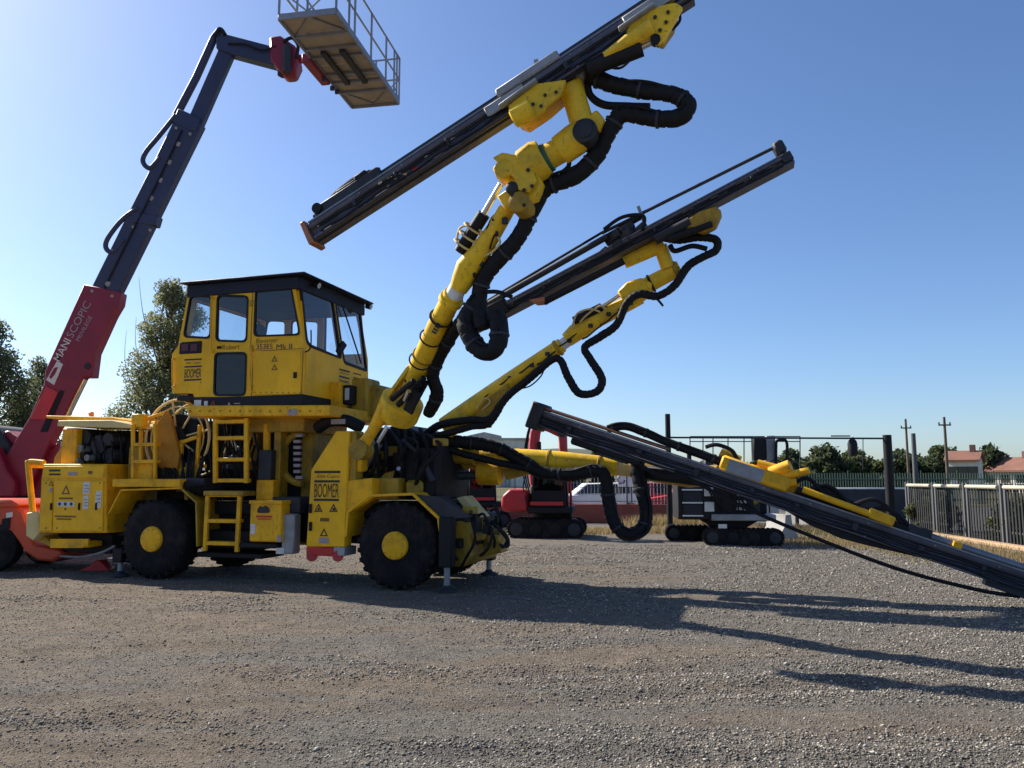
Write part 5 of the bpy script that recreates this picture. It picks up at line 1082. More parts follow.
def tree(name, base, H_, prof, label, cat='tree', clumps=60, n=20000, leaf=.09, mat='leaf_grey', seed=1, group=None, twigs=0, cr=(.5, 1.0)):
    """prof: (height fraction, crown half width, x offset) rows"""
    rr = random.Random(seed); root = empty(name, base); tag(root, label, cat, group); C_ = []
    def interp(t):
        for (t0, w0, o0), (t1, w1, o1) in zip(prof, prof[1:]):
            if t <= t1: f = (t - t0) / (t1 - t0); return w0 + (w1 - w0) * f, o0 + (o1 - o0) * f
        return prof[-1][1:]
    for k in range(clumps):
        t = prof[0][0] + (prof[-1][0] - prof[0][0]) * (k + rr.random()) / clumps; w_, o_ = interp(t); a = rr.random() * 6.283; q = w_ * math.sqrt(rr.random()) * .95
        C_.append((o_ + q * math.cos(a), q * math.sin(a), t * H_, rr.uniform(*cr) * min(1.0, .45 + w_ * .5)))
    tr = MB(); tp = [Vector((0, 0, -.1))]; 
    for k in range(1, 7): t = k / 6 * .9; w_, o_ = interp(max(t, prof[0][0])); tp.append(Vector((o_ * t + rr.uniform(-.08, .08) * H_ * .1, rr.uniform(-.1, .1), t * H_)))
    r0 = H_ * .018; tr.tube(spline(tp, 4), [r0 * (1.25 - 1.15 * i / 24) for i in range(25)], 8); trunk = tr.build('trunk', 'bark', root)
    for c in C_[::2]:
        e_ = Vector(c[:3]); z = max(.15 * H_, e_.z * .72); t = z / H_; i = min(5, int(t / .15)); s_ = tp[i].lerp(tp[min(i + 1, 6)], min(1, max(0, (t - i * .15) / .15)))
        mid = s_.lerp(e_, .5) + Vector((rr.uniform(-.15, .15), rr.uniform(-.15, .15), .1))
        MB().tube(spline([s_, mid, e_], 3), [r0 * .38 * (1 - .12 * i) for i in range(7)], 5).build('branch', 'bark', trunk)
    for k in range(twigs):
        t = rr.uniform(.35, .8); w_, o_ = interp(t); p = Vector((o_ - w_ * rr.uniform(.6, .95), rr.uniform(-.6, .6), t * H_))
        MB().tube(spline([p + Vector((.8, 0, -1.0)), p, p + Vector((-.25, 0, .8)), p + Vector((-.3 + rr.uniform(-.2, .2), 0, 1.7))], 3), [.02 - .0017 * i for i in range(10)], 4).build('bare_branch', 'bark', trunk)
    leaf_mesh('crown', C_, n, leaf, mat, root, seed + 50)
    return root
g = W(152, 478, 26.0)
tree('poplar_tree', (g.x, 26, 0), 8.05, [(.06, 1.3, -.2), (.25, 1.55, -.15), (.45, 1.35, .0), (.62, 1.0, .25), (.78, .95, .45), (.9, .75, .4), (1.0, .3, .35)], 'tall grey-green leafy tree rising behind the cab of the yellow rig', clumps=130, n=42000, leaf=.045, mat='leaf_grey', seed=4, twigs=4, cr=(.28, .6))
g = W(-14, 478, 25.0)
tree('leafy_tree', (g.x, 25, 0), 6.6, [(.08, 1.7, 0), (.4, 1.7, 0), (.7, 1.2, -.1), (1.0, .45, -.3)], 'dark leafy tree at the left edge behind the red boom', clumps=80, n=24000, leaf=.05, mat='leaf_olive', seed=9, cr=(.3, .6))
g = W(30, 478, 26.5)
tree('leafy_tree', (g.x, 26.5, 0), 5.5, [(.08, 1.3, 0), (.4, 1.35, .1), (.7, 1.0, .1), (1.0, .4, .2)], 'shorter dark tree showing between left edge and red boom', clumps=70, n=18000, leaf=.05, mat='leaf_olive', seed=12, cr=(.3, .6))
# tree line beyond the right-hand fence
rr = random.Random(21)
lab = ['{} in the far tree line {}']
TL = [(811, 462, 24), (834, 459, 24), (857, 461, 24), (878, 462, 24), (898, 463, 22), (917, 462, 20), (945, 463, 14), (800, 454, 26), (822, 450, 26), (846, 456, 24), (868, 452, 26), (889, 456, 22), (908, 454, 24), (926, 459, 18), (936, 450, 20), (964, 457, 12), (979, 459, 10), (989, 449, 13), (1008, 457, 12), (1032, 456, 18), (780, 460, 20)]
TN = ['low scrub tree under the gate rail, leftmost', 'low scrub tree just left of the hanging lamp', 'low scrub tree just right of the hanging lamp', 'low scrub tree left of the thick dark post', 'low scrub tree right of the thick dark post', 'low scrub tree behind the grey corner pole', 'low scrub tree left of the red-roofed house', 'round bushy tree left of the hanging black lamp', 'tall dark tree just left of the hanging black lamp', 'dark tree right under the hanging black lamp', 'dense tree just left of the thick dark gate post', 'tree half hidden by the thick dark gate post', 'olive tree right of the thick dark gate post', 'low pale bush left of the grey corner pole', 'tall dark tree just right of the grey corner pole', 'tree behind the red roof of the white house', 'small tree touching the right side of the red-roofed house', 'big dark round tree between the two far houses', 'tree behind the gable of the right-hand house', 'tree at the right edge of the picture behind the house', 'low tree at the left end of the far tree line']
for (px, top, hw), nm in zip(TL, TN):
    d = 120 if px != 989 else 92; b = W(px, 480, d); Hh = W(px, top, d).z; ww = hw / FPX * d * .8
    tree('field_tree', (b.x, d + rr.uniform(-4, 6) if d == 120 else d, 0), Hh, [(.05, ww * .75, 0), (.35, ww, 0), (.7, ww * .8, 0), (1.0, ww * .3, 0)], nm, clumps=44, n=3600, leaf=.33, mat='leaf_dark' if rr.random() < .6 else 'leaf_mid', seed=int(px), group='trees beyond the yard fence', cr=(.8, 1.5))
# dry grass along the fences (uncountable)
def grass(name, patches, n, hgt, mat, label, seed, width=.012):
    rng = np.random.default_rng(seed); P = []
    for _ in range(n):
        x0, y0, x1, y1, sp, hh = patches[rng.integers(len(patches))]; t = rng.random(); P.append((x0 + (x1 - x0) * t + rng.normal() * sp, y0 + (y1 - y0) * t + rng.normal() * sp, hh))
    P = np.array(P); h = P[:, 2] * (.4 + .8 * rng.random(n)) * hgt; a = rng.random(n) * 6.283; lean = rng.normal(size=(n, 2)) * .35 * h[:, None]
    dx, dy = np.cos(a) * width, np.sin(a) * width; z0 = np.full(n, -.01)
    v = np.stack([np.stack([P[:, 0] - dx, P[:, 1] - dy, z0], 1), np.stack([P[:, 0] + dx, P[:, 1] + dy, z0], 1), np.stack([P[:, 0] + lean[:, 0], P[:, 1] + lean[:, 1], h], 1)], 1).reshape(-1, 3).astype(np.float32)
    me = bpy.data.meshes.new(name); me.vertices.add(3 * n); me.vertices.foreach_set('co', v.ravel()); me.loops.add(3 * n); me.loops.foreach_set('vertex_index', np.arange(3 * n, dtype=np.int32))
    me.polygons.add(n); me.polygons.foreach_set('loop_start', np.arange(0, 3 * n, 3, dtype=np.int32)); me.update(calc_edges=True)
    t = me.attributes.new('tone', 'FLOAT', 'POINT'); t.data.foreach_set('value', np.repeat(rng.random(n), 3).astype(np.float32)); me.materials.append(M[mat])
    o = bpy.data.objects.new(name, me); col.objects.link(o); tag(o, label, 'grass', kind='stuff')
a = G(1040, 562); b = G(905, 535); c = G(800, 530); d_ = G(660, 532); e_ = G(560, 533)
grass('dry_grass', [(a.x - .3, a.y, b.x - .3, b.y, .35, .7), (b.x - .3, b.y, c.x, c.y, .9, .8), (c.x, c.y, d_.x, d_.y, .6, 1.0), (d_.x, d_.y, e_.x, e_.y, .4, .8), (G(640, 527).x, G(640, 527).y, G(720, 528).x, G(720, 528).y, .35, 2.0), (G(795, 541).x, G(795, 541).y, G(900, 545).x, G(900, 545).y, .8, .55), (G(900, 548).x, G(900, 548).y, G(1010, 566).x, G(1010, 566).y, .5, .5)], 36000, .20, 'straw', 'dry straw-coloured grass along the foot of the yard fences', 5)
q0, q1 = G(860, 575), G(1000, 600)
grass('weeds', [(b.x - 2, b.y - 4, a.x - 1, a.y - .5, .5, .5), (c.x + .5, c.y - 1, b.x - .5, b.y - 1, .8, .9)], 7000, .18, 'leaf_mid', 'thin green weeds in the gravel near the right fence', 6)

# ================================================================== yard fences, kerb, posts
M['galv'] = paint('galvanised_fence', (0.11, 0.113, 0.115), (0.07, 0.065, 0.06), .4, .7)
M['green_fence'] = flat('green_fence_paint', (0.10, 0.15, 0.10), .6)
M['brick_red'] = paint('red_wall_render', (0.33, 0.085, 0.055), (0.16, 0.07, 0.05), .5, .9)
M['concrete'] = paint('concrete', (0.42, 0.41, 0.39), (0.2, 0.19, 0.17), .45, .9)
M['pale_concrete'] = paint('pale_concrete', (0.40, 0.39, 0.37), (0.22, 0.2, 0.18), .4, .85)
M['earth'] = paint('tan_earth', (0.42, 0.28, 0.16), (0.25, 0.18, 0.11), .5, .95)
FA_, FB_ = Vector((11.9, 16.2, 0)), Vector((12.75, 26.0, 0))
fen = empty('palisade_fence', FA_); tag(fen, 'grey steel palisade fence with pale top rail along the right side of the yard', 'fence')
dirf = (FB_ - FA_); Lf = dirf.length; dirf.normalize()
def FP(t, z=0, off=0): return dirf * t + Vector((-off, 0, z))
nb_ = 5; bay = Lf / nb_
pr = MB().box(-.035, -.035, 0, .035, .035, 1.52); post0 = None
for k in range(nb_ + 1):
    for s in (-.10, .10):
        if post0 is None: post0 = pr.build('post', 'galv', fen, .006); o = post0
        else: o = part_copy(post0, fen)
        o.location = FP(k * bay + s)
M['picket'] = paint('dark_picket_steel', (0.022, 0.023, 0.024), (0.015, 0.013, 0.012), .4, .9)
pk0 = None; npk = 11
for k in range(nb_):
    for j in range(npk):
        t = k * bay + .22 + (bay - .44) * j / (npk - 1)
        if pk0 is None:
            m_ = MB().extrude([[(-.028, .06), (.028, .06), (.028, 1.36), (0, 1.42), (-.028, 1.36)]], lambda a, b: Vector((-.012, a, b)), lambda a, b: Vector((.012, a, b))); pk0 = m_.build('picket', 'picket', fen); o = pk0
        else: o = part_copy(pk0, fen)
        o.location = FP(t)
    for z in (.32,): MB().beam(FP(k * bay + .1, z, -.03), FP((k + 1) * bay - .1, z, -.03), .03, .05).build('lower_rail', 'galv', fen)
    MB().cyl(FP(k * bay + .16, 1.42, .05), FP((k + 1) * bay - .16, 1.42, .05), .055, 12).build('top_rail', 'pale_rail', fen)
kb = MB().beam(FA_ + Vector((-.55, -3, .04)), FB_ + Vector((-.55, 0, .04)), .28, .12).build('earth_kerb', 'earth', None, .03); tag(kb, 'low tan earth kerb along the foot of the right palisade fence', 'kerb')
pole = MB().tube([(0, 0, 0), (0, 0, 3.1)], [.09, .07], 14).build('corner_pole', 'galv'); pole.location = (W(917, 500, 26.2).x, 26.2, 0); tag(pole, 'plain grey upright pole at the corner of the palisade fence', 'pole')
# low grey wall and green fence behind it
w0, w1 = W(835, 490, 34), W(912, 490, 34)
gw = MB().box(w0.x, 34, 0, w1.x, 34.2, 1.18).build('low_wall', 'dark_steel', None, .02); MB().box(w0.x - .02, 33.97, 1.181, w1.x + .02, 34.23, 1.24).build('wall_cap', 'white', gw, .01)
tag(gw, 'low grey wall with pale cap behind the thick dark post', 'wall')
gf0, gf1 = W(775, 480, 48), W(1045, 480, 48)
gfen = empty('green_fence', (gf0.x, 48, 0)); tag(gfen, 'long green picket fence across the field behind the yard', 'fence'); Lg = gf1.x - gf0.x
m_ = MB(); k = 0
x = 0
while x < Lg: m_.box(x, -.01, .1, x + .06, .01, 1.95 if k % 14 else 2.1); x += .155; k += 1
o = m_.build('pickets', 'green_fence', gfen); tag(o, kind='stuff')
for z in (.35, 1.55): MB().box(0, .012, z, Lg, .04, z + .07).build('rail', 'green_fence', gfen)
# mesh fence on a red wall behind the excavators
y_ = 30.0; xr0, xr1 = W(566, 500, y_).x, W(700, 500, y_).x
rw = MB().box(xr0 - 4, y_, 0, xr1 + 1.5, y_ + .25, .68).build('red_wall', 'brick_red', None, .02); tag(rw, 'low red rendered wall behind the red excavator', 'wall')
mf = empty('mesh_fence', (xr0 - 4, y_ + .1, .68)); tag(mf, 'thin pale wire fence standing on the low red wall', 'fence'); Lm = xr1 + 1.5 - xr0 + 4
m_ = MB(); x = 0
while x < Lm: m_.box(x, -.006, 0.02, x + .012, .006, 1.25); x += .13
o = m_.build('wires', 'white', mf); tag(o, kind='stuff')
for z in (.1, .62, 1.2): MB().box(0, -.012, z, Lm, .012, z + .025).build('fence_rail', 'galv', mf)
p0 = None
for k in range(6):
    if p0 is None: p0 = MB().box(-.03, -.03, -.6, .03, .03, 1.35).build('post', 'galv', mf); o = p0
    else: o = part_copy(p0, mf)
    o.location = (Lm * k / 5, .05, 0)
# dark gate frame: two thick posts, cross rail, hanging lamp
GD = 24.0
gate = empty('gate_frame', (W(669, 527, GD).x, GD, 0)); tag(gate, 'dark steel gate frame of two thick posts and a thin top rail with hanging lamp', 'gate frame'); gb = Vector(gate.location)
def Q(px, py, d=GD): return W(px, py, d) - gb
for px, top, w_ in ((669.5, 414, .085), (890.5, 435, .14)):
    a = Q(px, 500); MB().tube([(a.x, 0, 0), (a.x, 0, Q(px, top).z)], [w_, w_ * .9], 14).build('post', 'black', gate); MB().lathe((a.x, 0, 0), (0, 0, 1), [(w_ * 1.8, 0), (w_ * 1.8, .03), (w_ * 1.2, .05), (0, .05)], 16).build('post_foot', 'dark_steel', gate)
MB().cyl(Q(669.5, 437.5), Q(890.5, 438.5), .028, 10).build('top_rail', 'dark_steel', gate)
MB().cyl(Q(831, 436), Q(850, 436), .02, 8).build('rail_clamp', 'dark_steel', gate)
lp = MB().lathe(Q(853, 455.5), (0, 0, 1), [(.05, -.02), (.13, 0), (.14, .10), (.14, .36), (.11, .45), (.05, .5), (0, .5)], 18).build('hanging_lamp', 'black', gate); MB().cyl(Q(853, 440), Q(853, 437), .02, 8).build('lamp_hook', 'dark_steel', lp)
for x in (800, 863): MB().cyl(Q(x, 438), Q(x, 470), .012, 6).build('drop_wire', 'dark_steel', gate)
# walkway with railings behind the crawler
wk = empty('walkway', (W(690, 478, 27).x, 27.0, 0)); tag(wk, 'raised steel walkway with thin railings behind the black crawler', 'walkway'); wb_ = Vector(wk.location)
def Wk(px, py, d=27.0): return W(px, py, d) - wb_
MB().box(Wk(688, 470).x, -.5, Wk(700, 470).z - .08, Wk(800, 470).x, .5, Wk(700, 470).z).build('deck', 'grey_steel', wk, .01)
for x in (690, 703, 713, 728, 744, 758, 772, 800): MB().beam(Wk(x, 470, 26.5), Wk(x, 436.5, 26.5), .03, .03).build('rail_post', 'dark_steel', wk)
for y in (436.5, 441.5): MB().cyl(Wk(690, y, 26.5), Wk(800, y, 26.5), .018, 6).build('handrail', 'dark_steel', wk)
for x in (695, 745, 795): MB().box(Wk(x, 470).x - .05, -.05, 0, Wk(x, 470).x + .05, .05, Wk(x, 470).z - .08).build('support', 'dark_steel', wk)
MB().tube(spline([Wk(776, 470, 26.0), Wk(776, 446, 26.0), Wk(777, 441, 26.0), Wk(783, 440, 26.0), Wk(787, 444, 26.0), Wk(787, 470, 26.0)], 5), .05, 8).build('loop_rail', 'black', wk)
MB().box(Wk(752, 450, 26.3).x, -.9, Wk(752, 461).z, Wk(764, 450, 26.3).x, -.6, Wk(752, 438).z).build('control_box', 'black', wk, .03)
MB().box(Wk(766, 455, 26.2).x, -.9, Wk(766, 470).z, Wk(775, 455, 26.2).x, -.7, Wk(766, 437).z).build('grey_panel', 'grey_steel', wk, .02)

# ================================================================== tracked machines
def track(name, L_, H_, w_, parent, y0, shoe='black'):
    n = 10; pts = []
    for k in range(n + 1): a = math.pi / 2 + math.pi * k / n; pts.append((-L_/2 + H_/2 + math.cos(a) * H_/2, H_/2 + math.sin(a) * H_/2))
    for k in range(n + 1): a = -math.pi / 2 + math.pi * k / n; pts.append((L_/2 - H_/2 + math.cos(a) * H_/2, H_/2 + math.sin(a) * H_/2))
    t = MB().prism(pts, y0, y0 + w_).build(name, 'rubber', parent, .01)
    m_ = MB(); k = len(pts)
    per = []
    for i in range(k):
        a, b = Vector(pts[i]), Vector(pts[(i + 1) % k]); s = max(1, int((b - a).length / .11))
        for j in range(s): per.append(a.lerp(b, j / s))
    for p in per: q = Vector((p.x, p.y - H_/2)); cx = max(-L_/2 + H_/2, min(L_/2 - H_/2, p.x)); d = Vector((p.x - cx, p.y - H_/2)).normalized(); m_.beam((p.x, y0 - .01, p.y), (p.x, y0 + w_ + .01, p.y), .05, .05, (d.x, 0, d.y))
    m_.build('track_pads', 'rubber', t)
    for i in range(4):
        x = -L_/2 + H_/2 + (L_ - H_) * i / 3; MB().lathe((x, y0 + .01, H_/2), (0, -1, 0), [(H_ * .34, 0), (H_ * .34, .03), (H_ * .1, .04), (0, .04)], 16).build('track_wheel', 'dark_steel' if i in (0, 3) else 'black', t)
    return t
def excavator(base, rz, label, arm, small=False):
    ex = empty('mini_excavator', base, rz); tag(ex, label, 'excavator', 'red excavators behind the rig')
    track('track', 2.1, .50, .38, ex, -.85); track('track', 2.1, .50, .38, ex, .47)
    MB().box(-.5, -.5, .28, .5, .5, .55).build('undercarriage', 'black', ex, .03); MB().cyl((0, 0, .5), (0, 0, .66), .4, 20).build('slew_ring', 'black', ex)
    MB().prism([(-1.15, .72), (-1.25, .85), (-1.22, 1.15), (-1.0, 1.35), (-.55, 1.32), (-.5, .72)], -.75, .75).build('counterweight', 'red', ex, .10, seg=3)
    MB().box(-.5, -.78, .67, .75, .78, .85).build('deck', 'black', ex, .03); MB().box(-.5, -.2, .85, .1, .75, 1.45).build('engine_cover', 'black', ex, .05)
    cb = MB()
    for x, y in ((-.35, -.72), (.55, -.72), (-.35, .0), (.55, .0)): cb.beam((x, y, .85), (x * .9, y, 2.25), .06, .06)
    cb.box(-.42, -.75, 2.22, .6, .05, 2.3).box(-.36, -.73, .85, .56, -.68, 1.3); cb.build('cab', 'black', ex, .01)
    MB().box(-.33, -.70, 1.3, .53, -.69, 2.2).build('cab_glass', 'glass_car', ex)
    MB().box(-.2, -.55, .85, .2, -.15, 1.2).box(-.25, -.55, 1.2, -.12, -.15, 1.75).build('seat', 'interior', ex, .04)
    P = [Vector((a, .22, b)) for a, b in arm]
    bo = MB().tube(spline(P[:4], 4), [.13] * 13, 8, squash=1.2).build('boom', 'red', ex); MB().tube([P[3], P[4]], [.13, .10], 8).build('dipper', 'red', bo)
    MB().cyl(P[0] + Vector((.1, -.2, .1)), P[1].lerp(P[2], .6) + Vector((.1, -.15, 0)), .055, 10).build('boom_cylinder', 'black', bo); MB().cyl(P[2] + Vector((0, 0, .18)), P[3] + Vector((.12, 0, .14)), .05, 10).build('dipper_cylinder', 'dark_steel', bo)
    MB().lathe(P[3] + Vector((0, -.17, 0)), (0, 1, 0), [(.13, 0), (.13, .34), (0, .34)], 14).build('boom_pin', 'dark_steel', bo)
    q = P[4]; MB().prism([(q.x - .12, q.z + .1), (q.x + .15, q.z + .12), (q.x + .2, q.z - .2), (q.x - .05, q.z - .42), (q.x - .35, q.z - .36), (q.x - .30, q.z - .1)], -.03, .47).build('bucket', 'black', bo, .02)
    MB().cyl(q + Vector((.16, -.1, .2)), q.lerp(P[3], .5) + Vector((.16, -.1, .05)), .04, 8).build('bucket_cylinder', 'red', bo)
    for k in range(3): MB().tube(spline([P[0] + Vector((-.1 - .06 * k, -.05, 0)), P[1] + Vector((-.22 - .05 * k, -.05, 0)), P[2] + Vector((-.1, -.1, .2 + .04 * k)), P[3] + Vector((0, -.1, .22))], 5), .02, 6).build('boom_hose', 'hose', bo)
    MB().box(.62, -.8, .1, .8, .8, .5).build('dozer_blade', 'red', ex, .03); MB().box(-.42, -.79, .9, .5, -.77, 1.0).build('cab_stripe', 'red', ex)
    MB().cyl((-.4, .3, 1.45), (-.4, .3, 1.75), .04, 10).build('exhaust', 'dark_steel', ex)
    for x in (-.3, .5): MB().cyl((x, -.76, 2.1), (x, -.82, 2.1), .06, 12).build('work_lamp', 'lamp', ex)
    MB().tube(spline([(-.5, -.72, .95), (-.62, -.72, 1.4), (-.5, -.72, 1.9)], 5), .018, 6).build('grab_rail', 'black', ex)
    return ex
e0 = G(549, 538); excavator((e0.x, e0.y + .6, 0), R(-8), 'red and black mini excavator with raised arm under the low feed beam', [(-.30, .95), (-.42, 2.0), (-.30, 3.15), (.42, 2.95), (.50, .62)])
e1 = G(478, 531); excavator((e1.x - .2, e1.y + 2.6, 0), R(14), 'red mini excavator half hidden behind the front of the yellow rig', [(.3, .9), (.45, 1.6), (.5, 2.2), (.1, 2.3), (-.55, .9)])
e2 = G(452, 524); excavator((e2.x, e2.y + 2.0, 0), R(-20), 'far red excavator glimpsed just right of the rig front wheel', [(.2, .9), (.1, 1.8), (.2, 2.5), (.7, 2.2), (.8, .7)])
# black and white crawler rig
cw = G(738, 546); crw = empty('crawler_rig', (cw.x, cw.y + .9, 0), R(-6)); tag(crw, 'black crawler machine with white panels and low tracks beneath the far boom', 'crawler rig')
t_ = track('track', 1.9, .40, .34, crw, -.85); track('track', 1.9, .40, .34, crw, .55).location = (-.55, 0, 0)
t_.location = (.25, 0, 0)
MB().prism([(-.75, .62), (.75, .62), (.3, .36), (-.3, .36)], -.45, .5).build('pedestal', 'black', crw, .02); MB().box(-.45, -.6, .2, .5, .6, .4).build('undercarriage', 'black', crw, .02)
bd = MB().box(-1.3, -.7, .62, .55, .8, 1.72).build('body', 'black', crw, .03)
MB().box(-.5, -.80, .60, 1.05, .7, .76).build('side_deck', 'grey_steel', crw, .02)
for k in range(3): MB().box(-1.18, -.735, .75 + .32 * k, -.72, -.705, 1.00 + .32 * k).build('vent_panel', 'interior', bd, .006); MB().box(-1.2, -.74, .70 + .32 * k, -.70, -.705, .735 + .32 * k).build('white_trim', 'white', bd)
for z in (.82, 1.2): MB().box(-.66, -.73, z, -.42, -.705, z + .24).build('white_panel', 'white', bd, .01)
for k in range(4): MB().box(.12, -.73, .86 + .17 * k, .36, -.705, .93 + .17 * k).build('slat', 'white', bd)
MB().tube([(-1.05, -.3, 1.80), (-.35, -.3, 1.80)], [.13, .13], 14).build('white_tank', 'white', crw)
MB().box(-.2, -.2, 1.72, .4, .5, 2.0).build('engine_hood', 'black', crw, .05); MB().cyl((.45, -.6, 1.0), (.9, -.6, 1.25), .08, 10).build('yellow_motor', 'yellow_dirty', crw)
MB().box(-.35, -.86, .42, -.15, -.8, .52).build('marker', 'white', crw)
rr = random.Random(8)
for k in range(9): MB().tube(spline([(-.6 + .12 * k, -.74, 1.7), (-.5 + .12 * k + rr.uniform(-.2, .2), -.84, 1.3 + rr.uniform(-.2, .2)), (-.3 + .12 * k, -.76, .8)], 5), .02, 6).build('hose', 'hose', crw)
for x, z, w_, h_ in ((-1.0, 1.72, .3, .25), (-.6, 1.72, .2, .4), (.5, .76, .4, .3), (.7, .76, .2, .6)): MB().box(x, -.5, z + .002, x + w_, .1, z + h_).build('pump_housing', 'dark_steel', crw, .03)
MB().cyl((-.9, .2, 1.7), (-.9, .2, 2.35), .06, 12).build('exhaust', 'black', crw)
for x in (-1.28, -.2, .9): MB().tube(spline([(x, -.78, .8), (x, -.8, 1.95), (x + .3, -.8, 2.05), (x + .32, -.8, 1.75)], 4), .02, 6).build('hand_rail', 'black', crw)
# pale concrete barriers beside it
for k, (px, py, s, lb) in enumerate(((786, 541, .8, 'pale concrete barrier block right of the black crawler tracks'), (806, 528, .9, 'second pale concrete block behind the low feed beam'), (771, 522, .9, 'sloping pale concrete block behind the black crawler'))):
    p = G(px, py); b = MB().prism([(-.40, 0), (.40, 0), (.36, .18), (.16, .45), (.12, .85), (-.12, .85), (-.16, .45), (-.36, .18)], -.5, .5).build('concrete_barrier', 'pale_concrete', None, .02)
    b.location = (p.x, p.y + .5, 0); b.rotation_euler = (0, 0, R(20 + 25 * k)); b.scale = (s, s, s); tag(b, lb, 'barrier', 'concrete barriers')
# white signboard with purple mark
sg = empty('signboard', (W(622, 500, 33).x, 33, 0)); tag(sg, 'white signboard with a purple swirl behind the hanging hoses', 'sign'); sb = Vector(sg.location)
for px0, px1, y0, y1, nm in ((606, 640, 448, 466, 'sign_panel'), (618, 634, 474, 487, 'sign_panel')):
    a, b = W(px0, y1, 33) - sb, W(px1, y0, 33) - sb; MB().box(a.x, -.03, a.z, b.x, .03, b.z).build(nm, 'white', sg, .01)
M['purple'] = flat('purple_print', (.13, .05, .22), .5)
c = W(618, 457, 33) - sb; MB().torus((c.x, -.04, c.z), (0, 1, 0), .22, .04, 18, 6, 0, 4.2).build('sign_swirl', 'purple', sg)
c = W(626, 480, 33) - sb; MB().torus((c.x - .2, -.04, c.z), (0, 1, 0), .14, .03, 18, 6, 0, 4.2).build('sign_swirl', 'purple', sg)
for x in (-.5, .4): MB().cyl((x, .06, 0), (x, .06, 2.9), .04, 8).build('sign_post', 'galv', sg)
# cars behind the wire fence
def car(base, rz, mat, label):
    c = empty('parked_car', base, rz); tag(c, label, 'car', 'cars parked behind the wire fence')
    MB().prism([(-2.0, .35), (2.0, .35), (2.05, .6), (1.95, .82), (1.1, .95), (-1.8, 1.0), (-2.05, .8)], -.82, .82).build('body', mat, c, .06, seg=2)
    cbn = MB().extrude([[(-1.75, .98), (1.15, .94), (.55, 1.42), (-1.2, 1.46)]], lambda a, b: Vector((a, -.76 + (b - .95) * .3, b)), lambda a, b: Vector((a, .76 - (b - .95) * .3, b))).build('cabin', mat, c, .05, seg=2)
    for x0, x1, x2, x3 in ((-1.55, -.35, -.35, -1.1), (-.25, .95, .5, -.25)):
        MB().extrude([[(x0, 1.02), (x1, 1.0), (x2, 1.38), (x3, 1.4)]], lambda a, b: Vector((a, -.79 + (b - .95) * .3, b)), lambda a, b: Vector((a, -.73 + (b - .95) * .3, b))).build('window', 'glass_car', cbn)
        MB().extrude([[(x0, 1.02), (x1, 1.0), (x2, 1.38), (x3, 1.4)]], lambda a, b: Vector((a, .79 - (b - .95) * .3, b)), lambda a, b: Vector((a, .73 - (b - .95) * .3, b))).build('window', 'glass_car', cbn)
    for x in (-1.25, 1.3):
        for y, s in ((-.84, -1), (.84, 1)):
            w_ = MB().lathe((x, y, .32), (0, s, 0), [(.32, -.2), (.32, -.01), (.27, .01), (.2, .0), (0, 0)], 20).build('wheel', 'rubber', c); MB().lathe((x, y, .32), (0, s, 0), [(.19, 0), (.19, .02), (0, .03)], 14).build('rim', 'grey_steel', w_)
    for y in (-.6, .6): MB().box(1.93, y - .15, .66, 2.03, y + .15, .8).build('headlight', 'lamp', c, .02)
    return c
p = W(597, 500, 34.5); car((p.x, 34.5, 0), R(184), 'white', 'white hatchback parked behind the wire fence')
p = W(655, 500, 35.0); car((p.x, 35.0, 0), R(5), 'red', 'red car parked behind the wire fence'); p = W(570, 500, 38.0); car((p.x, 38, 0), R(2), 'dark_steel', 'dark car parked left of the white hatchback'); p = W(632, 500, 40.0); car((p.x, 40, 0), R(182), 'grey_steel', 'silver car between the white hatchback and the red car')
p = W(690, 500, 34.5); car((p.x, 34.5, 0), R(186), 'red', 'second red car next to the dark gate post')
p = W(712, 500, 37.0); car((p.x, 37, 0), R(3), 'grey_steel', 'grey car hidden behind the black crawler')
# ================================================================== buildings, hill, utility poles
M['stucco'] = paint('white_stucco', (.66, .63, .56), (.4, .36, .3), .3, .9, scale=.5); M['stucco_dark'] = paint('tan_stucco', (.36, .28, .21), (.2, .16, .12), .3, .9, scale=.5)
M['roof_tile'] = paint('red_roof_tile', (.22, .10, .07), (.14, .08, .06), .4, .9, scale=.7)
def house(base, rz, L_, D_, H_, rh, label, wall='stucco'):
    h = empty('house', base, rz); tag(h, label, 'house', 'far houses')
    wl = MB().extrude([[(-D_/2, 0), (D_/2, 0), (D_/2, H_), (0, H_ + rh), (-D_/2, H_)]], lambda a, b: Vector((-L_/2, a, b)), lambda a, b: Vector((L_/2, a, b))).build('wall', wall, h)
    rf = MB()
    for s in (-1, 1): rf.add([(-L_/2-.3, s*(D_/2+.4), H_-.2), (L_/2+.3, s*(D_/2+.4), H_-.2), (L_/2+.3, 0, H_+rh+.08), (-L_/2-.3, 0, H_+rh+.08), (-L_/2-.3, s*(D_/2+.4), H_), (L_/2+.3, s*(D_/2+.4), H_), (L_/2+.3, 0, H_+rh+.28), (-L_/2-.3, 0, H_+rh+.28)], [(0,3,2,1),(4,5,6,7),(0,1,5,4),(1,2,6,5),(2,3,7,6),(3,0,4,7)])
    rf = rf.build('roof', 'roof_tile', h); MB().box(L_*.2, -.3, H_+rh*.5, L_*.2+.5, .3, H_+rh+.9).build('chimney', 'roof_tile', rf)
    for k in range(3):
        x = -L_/2 + L_ * (k + .5) / 3; w_ = MB().box(x-.5, -D_/2-.05, H_*.45, x+.5, -D_/2+.02, H_*.8).build('window', 'glass_car', h); MB().box(x-.6, -D_/2-.1, H_*.45-.12, x+.6, -D_/2-.02, H_*.45-.02).build('sill', 'stucco', w_)
    MB().box(-.5, -D_/2-.05, .0, .5, -D_/2+.02, 1.9).build('door', 'bark', h)
    return h
